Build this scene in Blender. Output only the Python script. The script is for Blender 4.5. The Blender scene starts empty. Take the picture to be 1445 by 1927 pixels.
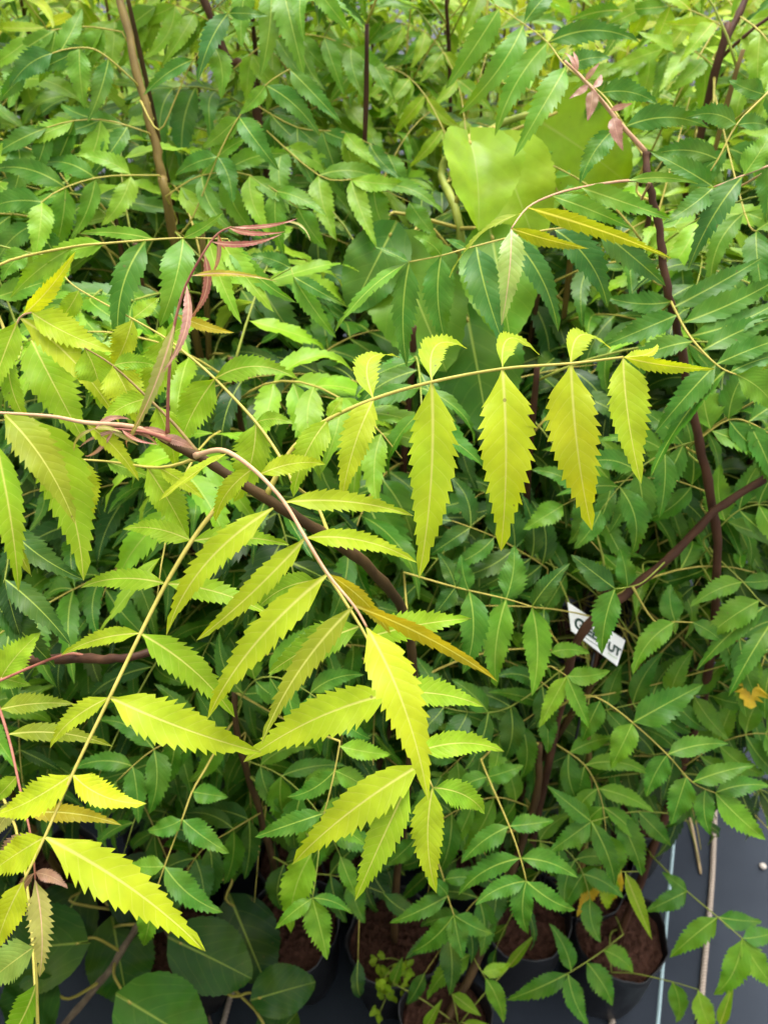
import bpy, math, random
from mathutils import Vector, Matrix, Quaternion
random.seed(7)
R = math.radians
scene = bpy.context.scene
col = scene.collection

# ------------------------------------------------------------ camera, sky, sun
PW, PH, FPX, PITCH, CAMH = 1445.0, 1927.0, 1483.0, 42.0, 1.55
cd = bpy.data.cameras.new('camera'); cam = bpy.data.objects.new('camera', cd); col.objects.link(cam)
cd.sensor_fit = 'VERTICAL'; cd.sensor_height = 36.0; cd.lens = 36.0 * FPX / PH
cd.clip_start = 0.02; cd.clip_end = 400
cam.location = (0, 0, CAMH); cam.rotation_euler = (R(90 - PITCH), 0, 0)
cd.dof.use_dof = True; cd.dof.focus_distance = 0.50; cd.dof.aperture_fstop = 11.0
scene.camera = cam

w = bpy.data.worlds.new('World'); scene.world = w; w.use_nodes = True
nt = w.node_tree; bg = nt.nodes['Background']
sky = nt.nodes.new('ShaderNodeTexSky'); sky.sky_type = 'NISHITA'; sky.sun_disc = False
SUN_EL, SUN_AZ = 68.0, 15.0           # azimuth measured from +Y towards +X
sky.sun_elevation = R(SUN_EL); sky.sun_rotation = R(SUN_AZ); sky.air_density = 1.0; sky.dust_density = 4.0; sky.ozone_density = 1.0
hs = nt.nodes.new('ShaderNodeHueSaturation'); hs.inputs['Saturation'].default_value = 0.06   # thin bright overcast
nt.links.new(sky.outputs[0], hs.inputs['Color']); nt.links.new(hs.outputs[0], bg.inputs[0])
bg.inputs[1].default_value = 0.15

sd = bpy.data.lights.new('sun', 'SUN'); so = bpy.data.objects.new('sun', sd); col.objects.link(so)
sd.energy = 1.1; sd.angle = R(24); sd.color = (1.0, 0.96, 0.88)
a = R(SUN_AZ); e = R(SUN_EL)
so.rotation_euler = Vector((math.sin(a)*math.cos(e), math.cos(a)*math.cos(e), math.sin(e))).to_track_quat('Z', 'Y').to_euler()
so.location = (0, 0, 6)

scene.render.engine = 'CYCLES'
scene.view_settings.view_transform = 'Standard'; scene.view_settings.look = 'None'
scene.view_settings.gamma = 1.0; scene.view_settings.exposure = 1.78
cy = scene.cycles
cy.max_bounces = 8; cy.diffuse_bounces = 5; cy.glossy_bounces = 2; cy.transmission_bounces = 5; cy.transparent_max_bounces = 4
cy.use_denoising = True; cy.caustics_reflective = False; cy.caustics_refractive = False

# ------------------------------------------------------------ projection helpers
sp, cp = math.sin(R(PITCH)), math.cos(R(PITCH))
CX, CU, CF = Vector((1, 0, 0)), Vector((0, sp, cp)), Vector((0, cp, -sp))
C0 = Vector((0, 0, CAMH))
def at(x, y, d):                       # a point of the place: picture direction and real distance
    return C0 + (CF + CX*((x - PW/2)/FPX) - CU*((y - PH/2)/FPX)) * d
def gnd(x, y, z=0.0):
    r = CF + CX*((x - PW/2)/FPX) - CU*((y - PH/2)/FPX)
    return C0 + r * ((z - CAMH)/r.z)
def proj(p):
    v = p - C0; d = v.dot(CF)
    if d < 0.05: return (-9999, -9999, d)
    return (PW/2 + FPX*v.dot(CX)/d, PH/2 - FPX*v.dot(CU)/d, d)
UP = Vector((0, 0, 1))

# ------------------------------------------------------------ materials
def newmat(name):
    m = bpy.data.materials.new(name); m.use_nodes = True
    t = m.node_tree; t.nodes.clear()
    out = t.nodes.new('ShaderNodeOutputMaterial')
    return m, t, out
def N(t, kind, **kw):
    n = t.nodes.new(kind)
    for k, v in kw.items(): setattr(n, k, v)
    return n
def mth(t, op, a, b=None, c=None, clamp=False):
    n = t.nodes.new('ShaderNodeMath'); n.operation = op; n.use_clamp = clamp
    for i, v in enumerate((a, b, c)):
        if v is None: continue
        if isinstance(v, (int, float)): n.inputs[i].default_value = v
        else: t.links.new(v, n.inputs[i])
    return n.outputs[0]
def mixc(t, f, a, b, mode='MIX'):
    n = t.nodes.new('ShaderNodeMix'); n.data_type = 'RGBA'; n.blend_type = mode
    for i, v in ((0, f), (6, a), (7, b)):
        if isinstance(v, (int, float)): n.inputs[i].default_value = v
        elif isinstance(v, tuple): n.inputs[i].default_value = v if len(v) == 4 else (*v, 1)
        else: t.links.new(v, n.inputs[i])
    return n.outputs[2]

def leaf_material(name, nveins, rough, transl, midrib, veinmix, spec=0.5, slope=0.75, midw=0.008, bump=0.2):
    m, t, out = newmat(name)
    uv = N(t, 'ShaderNodeUVMap'); sx = N(t, 'ShaderNodeSeparateXYZ'); t.links.new(uv.outputs[0], sx.inputs[0])
    u = sx.outputs[0]; v = mth(t, 'ABSOLUTE', mth(t, 'SUBTRACT', sx.outputs[1], 0.5))
    oi = N(t, 'ShaderNodeObjectInfo'); base = oi.outputs['Color']
    tc = N(t, 'ShaderNodeTexCoord')
    nz = N(t, 'ShaderNodeTexNoise'); nz.inputs['Scale'].default_value = 3.0; nz.inputs['Detail'].default_value = 4
    vadd = N(t, 'ShaderNodeVectorMath', operation='ADD'); t.links.new(uv.outputs[0], vadd.inputs[0])
    rn = N(t, 'ShaderNodeCombineXYZ'); t.links.new(mth(t, 'MULTIPLY', oi.outputs['Random'], 37.0), rn.inputs[0]); t.links.new(mth(t, 'MULTIPLY', oi.outputs['Random'], 11.0), rn.inputs[2])
    t.links.new(rn.outputs[0], vadd.inputs[1]); t.links.new(vadd.outputs[0], nz.inputs['Vector'])
    # lateral veins: run forward from the midrib and curve up to the teeth
    ph = mth(t, 'MULTIPLY', mth(t, 'SUBTRACT', u, mth(t, 'ADD', mth(t, 'MULTIPLY', v, slope), mth(t, 'MULTIPLY', mth(t, 'MULTIPLY', v, v), 2.2))), float(nveins))
    ph = mth(t, 'ADD', ph, mth(t, 'MULTIPLY', nz.outputs[0], 0.35))
    fr = mth(t, 'ABSOLUTE', mth(t, 'SUBTRACT', mth(t, 'FRACT', ph), 0.5))           # 0 on the vein, .5 between
    vein = mth(t, 'SUBTRACT', 1.0, mth(t, 'DIVIDE', fr, 0.06), clamp=True)
    mid = mth(t, 'SUBTRACT', 1.25, mth(t, 'DIVIDE', v, mth(t, 'MULTIPLY', mth(t, 'SUBTRACT', 1.25, u), midw)), clamp=True)
    # colour
    n2 = N(t, 'ShaderNodeTexNoise'); n2.inputs['Scale'].default_value = 9.0; n2.inputs['Detail'].default_value = 6
    t.links.new(vadd.outputs[0], n2.inputs['Vector'])
    hsv = N(t, 'ShaderNodeHueSaturation'); t.links.new(base, hsv.inputs['Color'])
    t.links.new(mth(t, 'MULTIPLY_ADD', nz.outputs[0], 0.05, 0.475), hsv.inputs['Hue'])
    t.links.new(mth(t, 'MULTIPLY_ADD', n2.outputs[0], 0.55, 0.72), hsv.inputs['Value'])
    c1 = mixc(t, mth(t, 'MULTIPLY', vein, veinmix), hsv.outputs[0], mixc(t, 0.5, hsv.outputs[0], midrib))
    c2 = mixc(t, mth(t, 'MULTIPLY', mid, 0.85), c1, midrib)
    geo = N(t, 'ShaderNodeNewGeometry')                                                # leaves are paler underneath
    under = mixc(t, 0.28, c2, (0.30, 0.42, 0.16))
    c3 = mixc(t, mth(t, 'MULTIPLY', geo.outputs['Backfacing'], 0.8), c2, under)
    vo = N(t, 'ShaderNodeTexVoronoi'); vo.inputs['Scale'].default_value = 7.0; t.links.new(vadd.outputs[0], vo.inputs['Vector'])
    spot = mth(t, 'MULTIPLY', mth(t, 'LESS_THAN', mth(t, 'ADD', vo.outputs['Distance'], mth(t, 'MULTIPLY', n2.outputs[0], 0.10)), 0.125), mth(t, 'GREATER_THAN', nz.outputs[0], 0.52))
    c3 = mixc(t, mth(t, 'MULTIPLY', spot, 0.55), c3, (0.13, 0.085, 0.03))
    patch = N(t, 'ShaderNodeTexNoise'); patch.inputs['Scale'].default_value = 1.6; t.links.new(vadd.outputs[0], patch.inputs['Vector'])
    c3 = mixc(t, mth(t, 'MULTIPLY', mth(t, 'SUBTRACT', patch.outputs[0], 0.48, clamp=True), 1.3), c3, mixc(t, 0.5, c3, (0.30, 0.36, 0.02)))
    # relief
    h = mth(t, 'ADD', mth(t, 'MULTIPLY', mth(t, 'SMOOTH_MIN', fr, 0.3, 0.2), 1.2), mth(t, 'MULTIPLY', mid, -0.5))
    h = mth(t, 'ADD', h, mth(t, 'MULTIPLY', n2.outputs[0], 0.35))
    bp = N(t, 'ShaderNodeBump'); bp.inputs['Strength'].default_value = bump; bp.inputs['Distance'].default_value = 0.0012
    t.links.new(h, bp.inputs['Height'])
    p = N(t, 'ShaderNodeBsdfPrincipled'); t.links.new(c3, p.inputs['Base Color'])
    t.links.new(mth(t, 'MULTIPLY_ADD', n2.outputs[0], 0.25, rough - 0.12), p.inputs['Roughness'])
    p.inputs['Specular IOR Level'].default_value = spec
    t.links.new(bp.outputs[0], p.inputs['Normal'])
    tr = N(t, 'ShaderNodeBsdfTranslucent')
    tcol = mixc(t, 1.0, c3, (1.15, 1.0, 0.45), 'MULTIPLY')
    t.links.new(tcol, tr.inputs[0]); t.links.new(bp.outputs[0], tr.inputs['Normal'])
    mx = N(t, 'ShaderNodeMixShader'); mx.inputs[0].default_value = transl
    t.links.new(p.outputs[0], mx.inputs[1]); t.links.new(tr.outputs[0], mx.inputs[2]); t.links.new(mx.outputs[0], out.inputs[0])
    return m
MAT = {}
MAT['mature'] = leaf_material('mature_leaf', 11, 0.46, 0.36, (0.36, 0.48, 0.07), 0.22, 0.28)
MAT['young'] = leaf_material('young_leaf', 13, 0.50, 0.47, (0.62, 0.60, 0.14), 0.45, 0.25)
MAT['pink'] = leaf_material('pink_leaf', 13, 0.42, 0.35, (0.62, 0.36, 0.24), 0.35, 0.45)
MAT['broad'] = leaf_material('broad_leaf', 6, 0.42, 0.38, (0.36, 0.48, 0.07), 0.25, 0.28, slope=0.6, midw=0.012)

def bark_material(name, c_a, c_b, rough=0.6, scale=60):
    m, t, out = newmat(name)
    tc = N(t, 'ShaderNodeTexCoord'); mp = N(t, 'ShaderNodeMapping'); mp.inputs['Scale'].default_value = (1, 1, 0.25)
    t.links.new(tc.outputs['Object'], mp.inputs[0])
    nz = N(t, 'ShaderNodeTexNoise'); nz.inputs['Scale'].default_value = scale; nz.inputs['Detail'].default_value = 6; t.links.new(mp.outputs[0], nz.inputs['Vector'])
    rp = N(t, 'ShaderNodeValToRGB'); rp.color_ramp.elements[0].position = 0.35; rp.color_ramp.elements[1].position = 0.68
    rp.color_ramp.elements[0].color = (*c_a, 1); rp.color_ramp.elements[1].color = (*c_b, 1); t.links.new(nz.outputs[0], rp.inputs[0])
    n3 = N(t, 'ShaderNodeTexNoise'); n3.inputs['Scale'].default_value = 420; t.links.new(tc.outputs['Object'], n3.inputs['Vector'])
    bp = N(t, 'ShaderNodeBump'); bp.inputs['Strength'].default_value = 0.45; bp.inputs['Distance'].default_value = 0.001
    t.links.new(mth(t, 'ADD', nz.outputs[0], mth(t, 'MULTIPLY', n3.outputs[0], 0.5)), bp.inputs['Height'])
    p = N(t, 'ShaderNodeBsdfPrincipled'); p.inputs['Roughness'].default_value = rough; p.inputs['Specular IOR Level'].default_value = 0.2
    t.links.new(rp.outputs[0], p.inputs['Base Color']); t.links.new(bp.outputs[0], p.inputs['Normal']); t.links.new(p.outputs[0], out.inputs[0])
    return m
MAT['bark'] = bark_material('brown_bark', (0.042, 0.022, 0.008), (0.095, 0.055, 0.019))
MAT['redbark'] = bark_material('red_brown_bark', (0.042, 0.017, 0.009), (0.085, 0.037, 0.018))
MAT['greybark'] = bark_material('grey_brown_bark', (0.10, 0.07, 0.045), (0.23, 0.17, 0.11))
MAT['olive'] = bark_material('olive_stem', (0.13, 0.085, 0.022), (0.20, 0.14, 0.035), 0.5)
MAT['rach_y'] = bark_material('yellow_rachis', (0.32, 0.28, 0.05), (0.44, 0.36, 0.08), 0.5)
MAT['rach_g'] = bark_material('green_rachis', (0.18, 0.23, 0.03), (0.28, 0.31, 0.05), 0.5)
MAT['rach_p'] = bark_material('pink_rachis', (0.42, 0.22, 0.13), (0.52, 0.33, 0.18), 0.5)
MAT['rach_r'] = bark_material('red_rachis', (0.22, 0.07, 0.05), (0.34, 0.14, 0.09), 0.5)

def plain(name, c, rough=0.6, noise=0.25, scale=40, bump=0.3, dist=0.002, spec=0.5):
    m, t, out = newmat(name)
    tc = N(t, 'ShaderNodeTexCoord')
    nz = N(t, 'ShaderNodeTexNoise'); nz.inputs['Scale'].default_value = scale; nz.inputs['Detail'].default_value = 8; t.links.new(tc.outputs['Object'], nz.inputs['Vector'])
    hsv = N(t, 'ShaderNodeHueSaturation'); hsv.inputs['Color'].default_value = (*c, 1)
    t.links.new(mth(t, 'MULTIPLY_ADD', nz.outputs[0], noise*2, 1-noise), hsv.inputs['Value'])
    bp = N(t, 'ShaderNodeBump'); bp.inputs['Strength'].default_value = bump; bp.inputs['Distance'].default_value = dist; t.links.new(nz.outputs[0], bp.inputs['Height'])
    p = N(t, 'ShaderNodeBsdfPrincipled'); p.inputs['Roughness'].default_value = rough; p.inputs['Specular IOR Level'].default_value = spec
    t.links.new(hsv.outputs[0], p.inputs['Base Color']); t.links.new(bp.outputs[0], p.inputs['Normal']); t.links.new(p.outputs[0], out.inputs[0])
    return m
MAT['bag'] = plain('black_poly_bag', (0.008, 0.0085, 0.010), 0.45, 0.3, 25, 0.5, 0.004)
MAT['soil'] = plain('red_brown_soil', (0.085, 0.038, 0.025), 0.95, 0.85, 110, 1.0, 0.012, 0.15)
MAT['tag'] = plain('white_card', (0.78, 0.78, 0.76), 0.4, 0.03, 30, 0.05)
MAT['ink'] = plain('dark_green_ink', (0.015, 0.05, 0.035), 0.5, 0.1)
MAT['ink2'] = plain('light_green_ink', (0.20, 0.38, 0.10), 0.5, 0.1)
MAT['cord'] = plain('tan_cord', (0.42, 0.34, 0.27), 0.8, 0.35, 300, 0.5)
MAT['stripe'] = plain('pale_blue_thread', (0.36, 0.50, 0.52), 0.5, 0.15, 120)
MAT['straw'] = plain('dry_straw', (0.42, 0.30, 0.15), 0.7, 0.3, 120)
MAT['stone'] = plain('pale_stone', (0.5, 0.44, 0.38), 0.8, 0.2)

def mat_weave():
    m, t, out = newmat('woven_weed_mat')
    tc = N(t, 'ShaderNodeTexCoord'); mp = N(t, 'ShaderNodeMapping'); mp.inputs['Rotation'].default_value = (0, 0, R(18)); t.links.new(tc.outputs['Object'], mp.inputs[0])
    w1 = N(t, 'ShaderNodeTexWave', wave_type='BANDS', bands_direction='X'); w1.inputs['Scale'].default_value = 130; w1.inputs['Distortion'].default_value = 0.4
    w2 = N(t, 'ShaderNodeTexWave', wave_type='BANDS', bands_direction='Y'); w2.inputs['Scale'].default_value = 130; w2.inputs['Distortion'].default_value = 0.4
    for ww in (w1, w2): t.links.new(mp.outputs[0], ww.inputs['Vector'])
    wv = mth(t, 'MULTIPLY', w1.outputs['Fac'], w2.outputs['Fac'])
    nz = N(t, 'ShaderNodeTexNoise'); nz.inputs['Scale'].default_value = 9; nz.inputs['Detail'].default_value = 8; t.links.new(tc.outputs['Object'], nz.inputs['Vector'])
    c = mixc(t, nz.outputs[0], (0.013, 0.018, 0.028), (0.032, 0.041, 0.056))
    c = mixc(t, mth(t, 'MULTIPLY', wv, 0.45), c, (0.060, 0.068, 0.082))
    bp = N(t, 'ShaderNodeBump'); bp.inputs['Strength'].default_value = 0.5; bp.inputs['Distance'].default_value = 0.001
    t.links.new(mth(t, 'ADD', wv, mth(t, 'MULTIPLY', nz.outputs[0], 3.0)), bp.inputs['Height'])
    p = N(t, 'ShaderNodeBsdfPrincipled'); p.inputs['Roughness'].default_value = 0.7; p.inputs['Specular IOR Level'].default_value = 0.2
    t.links.new(c, p.inputs['Base Color']); t.links.new(bp.outputs[0], p.inputs['Normal']); t.links.new(p.outputs[0], out.inputs[0])
    return m
MAT['mat'] = mat_weave()

# ------------------------------------------------------------ mesh builders
def mesh_from(name, verts, faces, mat, uvs=None, smooth=True):
    me = bpy.data.meshes.new(name); me.from_pydata(verts, [], faces)
    if smooth: me.polygons.foreach_set('use_smooth', [True]*len(faces))
    if uvs:
        ul = me.uv_layers.new(name='UVMap'); li = [0]*len(me.loops); me.loops.foreach_get('vertex_index', li)
        flat = []
        for i in li: flat += uvs[i]
        ul.data.foreach_set('uv', flat)
    me.materials.append(MAT[mat]); me.update()
    return me

def tube(points, radii, sides=6, origin=None):
    """verts and faces of a tapered tube through points, ends closed"""
    o = origin or Vector((0, 0, 0)); P = [Vector(p) for p in points]; n = len(P)
    vs, fs = [], []; ref = None
    for i in range(n):
        t = (P[min(i+1, n-1)] - P[max(i-1, 0)])
        t = t.normalized() if t.length > 1e-9 else Vector((0, 0, 1))
        if ref is None: ref = t.orthogonal().normalized()
        ref = (ref - t*ref.dot(t)); ref = ref.normalized() if ref.length > 1e-6 else t.orthogonal().normalized()
        b = t.cross(ref)
        for k in range(sides):
            an = 2*math.pi*k/sides
            vs.append(P[i] - o + (ref*math.cos(an) + b*math.sin(an))*radii[i])
    for i in range(n-1):
        for k in range(sides):
            k2 = (k+1) % sides
            fs.append((i*sides+k, i*sides+k2, (i+1)*sides+k2, (i+1)*sides+k))
    fs.append(tuple(range(sides-1, -1, -1))); fs.append(tuple((n-1)*sides+k for k in range(sides)))
    return vs, fs

def smooth_path(P, sub=4):
    P = [Vector(p) for p in P]
    if len(P) < 3: return P
    out = []
    for i in range(len(P)-1):
        p0, p1, p2, p3 = P[max(i-1, 0)], P[i], P[i+1], P[min(i+2, len(P)-1)]
        for k in range(sub):
            t = k/sub
            out.append(0.5*((2*p1) + (p2-p0)*t + (2*p0-5*p1+4*p2-p3)*t*t + (3*p1-p0-3*p2+p3)*t**3))
    out.append(P[-1]); return out

def leaf_mesh(name, mat, L, W, seed, bend=0.0, sag=0.0, fold=0.18, teeth=10, amp=0.2, wav=0.03, asym=0.12, kind='lance', tipcurl=0.0, twist=0.0):
    rn = random.Random(seed)
    rows = [(0.0, 0, 0), (0.045, 0, 0)]
    t0, t1 = (0.13, 0.89) if kind == 'lance' else (0.05, 0.97)
    dt = (t1 - t0)/teeth
    for i in range(teeth):
        rows.append((t0 + dt*i, -1, i)); rows.append((t0 + dt*(i+0.62), 1, i))
    rows.append((1.0, 0, 0))
    qs = (-1, -0.55, 0, 0.55, 1) if kind == 'lance' else (-1, -0.75, -0.4, 0, 0.4, 0.75, 1)
    ph = rn.uniform(0, 6.28); ph2 = rn.uniform(0, 6.28)
    jit = {(s, i): rn.uniform(0.35, 1.5) for s in (-1, 1) for i in range(teeth)}
    vs, uvs, fs = [], [], []
    for (t, tt, i) in rows:
        if kind == 'lance':
            tp = max(0.0, (t-0.04)/0.96); s = 1.05*max(0.0, math.sin(math.pi*min(1, tp)**0.63))**0.85*(1-0.32*tp**2)
        else:
            tp = max(0.0, (t-0.02)/0.98); s = max(0.0, math.sin(math.pi*min(1, tp)**0.66))**0.62
        hw = max(0.5*W*s, 0.0045*L if t < 0.97 else 0.001*L)
        yc = bend*4*t*(1-t)*L; dy = bend*4*(1-2*t)
        zc = sag*4*t*(1-t)*L - tipcurl*L*max(0, t-0.6)**2*2.5
        nl = math.hypot(1, dy); nx, ny = -dy/nl, 1/nl
        for q in qs:
            side = 1 if q > 0 else -1
            k = abs(q); wq = hw*(1 + asym*side*(1-t)); xo = 0.0
            if tt and k > 0.9:
                if tt > 0: wq *= 1 + amp*0.30*jit[(side, i)]; xo = dt*L*0.42*jit[(side, i)]*min(1, amp/.2)
                else: wq *= 1 - amp*0.62*jit[(side, i)]
            if kind != 'lance': xo -= 0.16*L*k*k*max(0, 1-t*2.6)**2
            lat = q*wq
            tw = twist*(t-0.3)
            z = zc + fold*abs(lat) + wav*W*k*math.sin(ph + t*17 + side*1.3) + 0.6*wav*W*math.sin(ph2 + t*8)*k
            z += lat*math.sin(tw)
            vs.append((t*L + nx*lat + xo, yc + ny*lat*math.cos(tw), z)); uvs.append((t, 0.5 + lat/L))
    nq = len(qs)
    for r in range(len(rows)-1):
        for k in range(nq-1):
            fs.append((r*nq+k, (r+1)*nq+k, (r+1)*nq+k+1, r*nq+k+1))
    return mesh_from(name, vs, fs, mat, uvs)

# ------------------------------------------------------------ objects
def thing(name, label, cat, loc, group=None):
    o = bpy.data.objects.new(name, None); col.objects.link(o); o.location = loc; o.empty_display_size = 0.05
    o['label'] = label; o['category'] = cat
    if group: o['group'] = group
    return o
def tag(o, label, cat, group=None):
    o['label'] = label; o['category'] = cat
    if group: o['group'] = group
WLOC = {}
def child(name, me, parent, wloc, rot=None, scale=None, color=None, label=None):
    o = bpy.data.objects.new(name, me); col.objects.link(o)
    if parent is not None: o.parent = parent
    o.location = wloc - (WLOC[parent.name] if parent is not None and parent.name in WLOC else (parent.location if parent is not None else Vector()))
    if rot is not None: o.rotation_mode = 'QUATERNION'; o.rotation_quaternion = rot
    if scale is not None: o.scale = scale
    if color is not None: o.color = (*color, 1)
    if label: o['label'] = label
    WLOC[o.name] = Vector(wloc)
    return o
def struct(name, me):
    o = bpy.data.objects.new(name, me); col.objects.link(o); o['kind'] = 'structure'; return o

def frame(x, n):
    x = x.normalized(); z = n - x*n.dot(x)
    z = z.normalized() if z.length > 1e-5 else x.orthogonal().normalized()
    y = z.cross(x)
    return Matrix((x, y, z)).transposed()

FILL = False
class Plant:
    def __init__(s, name, label, cat, base, group=None):
        s.base = Vector(base); s.e = thing(name, label, cat, s.base, group); WLOC[s.e.name] = s.base; s.stems = []
    def stem(s, pts, r0, r1, mat='bark', name='stem', sub=5, nodes=True, seed=0, record=True):
        P = smooth_path(pts, sub); n = len(P); rn = random.Random(seed + n)
        P = [p + Vector((rn.uniform(-1, 1), rn.uniform(-1, 1), 0))*r1*0.35 for p in P]
        rad = []
        for i in range(n):
            r = r0 + (r1-r0)*i/(n-1)
            if nodes and i % 3 == 1: r *= 1.16
            rad.append(r)
        vs, fs = tube(P, rad, 8, P[0])
        o = child(name, mesh_from(name, vs, fs, mat), s.e, P[0])
        if record: s.stems += P
        if not FILL:
            for i in range(n-1):
                if proj(P[i])[2] < 1.06 and proj(P[i])[1] < 1150: mark(P[i], P[i+1], 26, proj(P[i])[2] + 0.01)
        return P
    def near_stem(s, p):
        best = None
        for q in s.stems:
            d = (q-p).length + max(0, q.z - p.z + 0.02)*2.5
            if best is None or d < best[0]: best = (d, q)
        return best[1]

# colours of leaf tissue (linear)
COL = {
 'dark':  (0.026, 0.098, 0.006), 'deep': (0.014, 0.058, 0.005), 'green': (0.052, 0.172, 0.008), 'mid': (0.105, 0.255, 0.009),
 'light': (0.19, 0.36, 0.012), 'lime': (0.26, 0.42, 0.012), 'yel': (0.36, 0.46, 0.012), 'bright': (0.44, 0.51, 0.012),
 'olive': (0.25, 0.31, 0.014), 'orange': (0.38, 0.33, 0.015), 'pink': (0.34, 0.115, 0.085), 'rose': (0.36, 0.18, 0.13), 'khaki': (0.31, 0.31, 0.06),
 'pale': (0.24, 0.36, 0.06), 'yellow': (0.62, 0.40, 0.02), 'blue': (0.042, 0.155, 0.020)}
def jcol(c, rn=random, k=0.14):
    f = 1 + rn.uniform(-k, k); g = rn.uniform(-k, k)*0.6
    return (min(1, c[0]*f*(1+g)), min(1, c[1]*f), c[2]*f)

# coarse picture-space record of what the placed leaves already cover: {cell: nearest distance}
CELL = 24
HERO = {}
def mark(p0, p1, wpx, d):
    x0, y0, _ = proj(p0); x1, y1, _ = proj(p1); n = max(2, int(math.hypot(x1-x0, y1-y0)/12))
    for i in range(n+1):
        x = x0 + (x1-x0)*i/n; y = y0 + (y1-y0)*i/n
        hw = wpx*0.5*(1 - abs(i/n-0.35))
        for dx in (-hw, 0, hw):
            k = (int((x+dx)//CELL), int((y+dx*0.3)//CELL)); HERO[k] = max(HERO.get(k, 0), d)

hero_n = 0
def compound(plant, c, rachis, leaflets, rmat='rach_y', r=1.5, mat='young', connect=True, amp=None, wk=1.0):
    """one compound leaf: rachis through (x, y, distance); leaflets (x0,y0,x1,y1,width, {options})"""
    global hero_n
    pts = [at(*q) for q in rachis]
    P = smooth_path(pts, 4)
    lead = []
    if connect and plant.stems:
        s0 = plant.near_stem(P[0])
        if (s0-P[0]).length > 0.012:
            m = (s0+P[0])/2 + Vector((0, 0.03, -0.02 if (s0-P[0]).length < .1 else -0.06)); lead = smooth_path([s0, m, P[0]], 4)[:-1]
    Q = lead + P; n = len(Q); o0 = Q[0]
    rr = [0.00070*r*(1.25 - 0.75*i/(n-1)) for i in range(n)]
    if len(rr) > 2: rr[0] *= 1.4; rr[1] *= 1.15
    vs, fs = tube(Q, rr, 6, o0)
    lo = child('compound_leaf', mesh_from('rachis', vs, fs, rmat), plant.e, o0)
    for lf in leaflets:
        x0, y0, x1, y1, wp = lf[:5]; k = lf[5] if len(lf) > 5 else {}
        # base distance: that of the nearest rachis point
        best = min(P, key=lambda p: (proj(p)[0]-x0)**2 + (proj(p)[1]-y0)**2)
        db = proj(best)[2] + k.get('db', 0)
        hero_n += 1; rn = random.Random(hero_n*31)
        dz = k.get('dz', rn.uniform(-0.008, 0.018))
        b = best if (proj(best)[0]-x0)**2 + (proj(best)[1]-y0)**2 < 22**2 and not k.get('db') else at(x0, y0, db)
        tpt = at(x1, y1, db + dz); X = tpt - b; L = X.length
        W = wp*db/FPX*(0.95 if abs(x1-x0) < .3*abs(y1-y0) else 0.80)*wk
        n0 = (C0 - b).normalized()*0.8 + UP*k.get('up', 0.35)
        M = frame(X, n0)
        if k.get('roll'): M = Matrix.Rotation(R(k['roll']), 3, X.normalized()) @ M; W = W/max(0.35, abs(math.cos(R(k['roll']))))
        cc = COL[k.get('c', c)]; mm = k.get('m', mat)
        yng = mm != 'mature'
        me = leaf_mesh('leaflet', mm, L, W*1.05, hero_n, bend=k.get('bend', rn.uniform(-0.09, 0.09)), sag=k.get('sag', rn.uniform(0.01, 0.13)),
                       fold=k.get('fold', rn.uniform(0.08, 0.28)), teeth=k.get('teeth', 13 if yng else 11), amp=k.get('amp', amp or (0.26 if yng else 0.24)),
                       wav=k.get('wav', 0.045 if yng else 0.05), asym=rn.uniform(-0.18, 0.18), twist=rn.uniform(-0.7, 0.7))
        child('leaflet', me, lo, b, M.to_quaternion(), None, jcol(cc, rn, 0.08))
        mark(b, tpt, wp, max(db, db+dz) + 0.02)
    return lo
#PLANTS

# ------------------------------------------------------------ ground
G = 60.0
struct('ground', mesh_from('ground', [(-G, -G, 0), (G, -G, 0), (G, G, 0), (-G, G, 0)], [(0, 1, 2, 3)], 'mat', smooth=False))
ROW = R(20); U = Vector((math.sin(ROW), math.cos(ROW), 0)); V = Vector((-math.cos(ROW), math.sin(ROW), 0))

def strip(name, p, q, wd, z, mat):
    d = (q-p).normalized(); s = Vector((-d.y, d.x, 0))*wd/2; o = (p+q)/2; n = 24; vs = []; fs = []
    for i in range(n+1):
        c = p + (q-p)*(i/n) - o + s*0.25*math.sin(i*1.7)
        for (k, zz) in ((-1, 0.0005), (0, z), (1, 0.0005)): vs.append(c + s*k + UP*(zz - o.z))
    for i in range(n):
        for k in range(2): fs.append((i*3+k, i*3+k+1, i*3+k+4, i*3+k+3))
    me = mesh_from(name, vs, fs, mat); ob = bpy.data.objects.new(name, me); col.objects.link(ob); ob.location = o; return ob
pa, pb = gnd(1275, 1500), gnd(1236, 1927); dd = (pa-pb).normalized()
tag(strip('marking_thread', pb - dd*0.5, pa + dd*3.2, 0.0062, 0.004, 'stripe'), 'pale blue straight thread lying on the dark woven ground mat', 'thread')
def cord(p, q, r, label):
    d = (q-p).normalized(); s = Vector((-d.y, d.x, 0)); L = (q-p).length; n = int(L/0.0016)
    ob = thing('twisted_cord', label, 'cord', p + UP*0.001); WLOC[ob.name] = p + UP*0.001
    for k in range(2):
        pts = []
        for i in range(n):
            a_ = i*0.85 + k*math.pi; c = p + d*(L*i/n) + s*0.0025*math.sin(i*0.02)
            pts.append(c + s*math.cos(a_)*r*0.62 + UP*(r*1.25 + math.sin(a_)*r*0.62))
        vs, fs = tube(pts, [r*0.62]*n, 5, p + UP*0.001)
        child('strand', mesh_from('strand', vs, fs, 'cord'), ob, p + UP*0.001)
cp0, cp1 = gnd(1344, 1520), gnd(1317, 1927); dd = (cp0-cp1).normalized()
cord(cp1 - dd*0.12, cp0 + dd*0.9, 0.0046, 'long tan twisted cord beside the pale blue thread on the mat')
cord(gnd(1147, 1960), gnd(1157, 1868), 0.0050, 'short tan twisted cord end between the grow bag and the mat edge')
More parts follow.
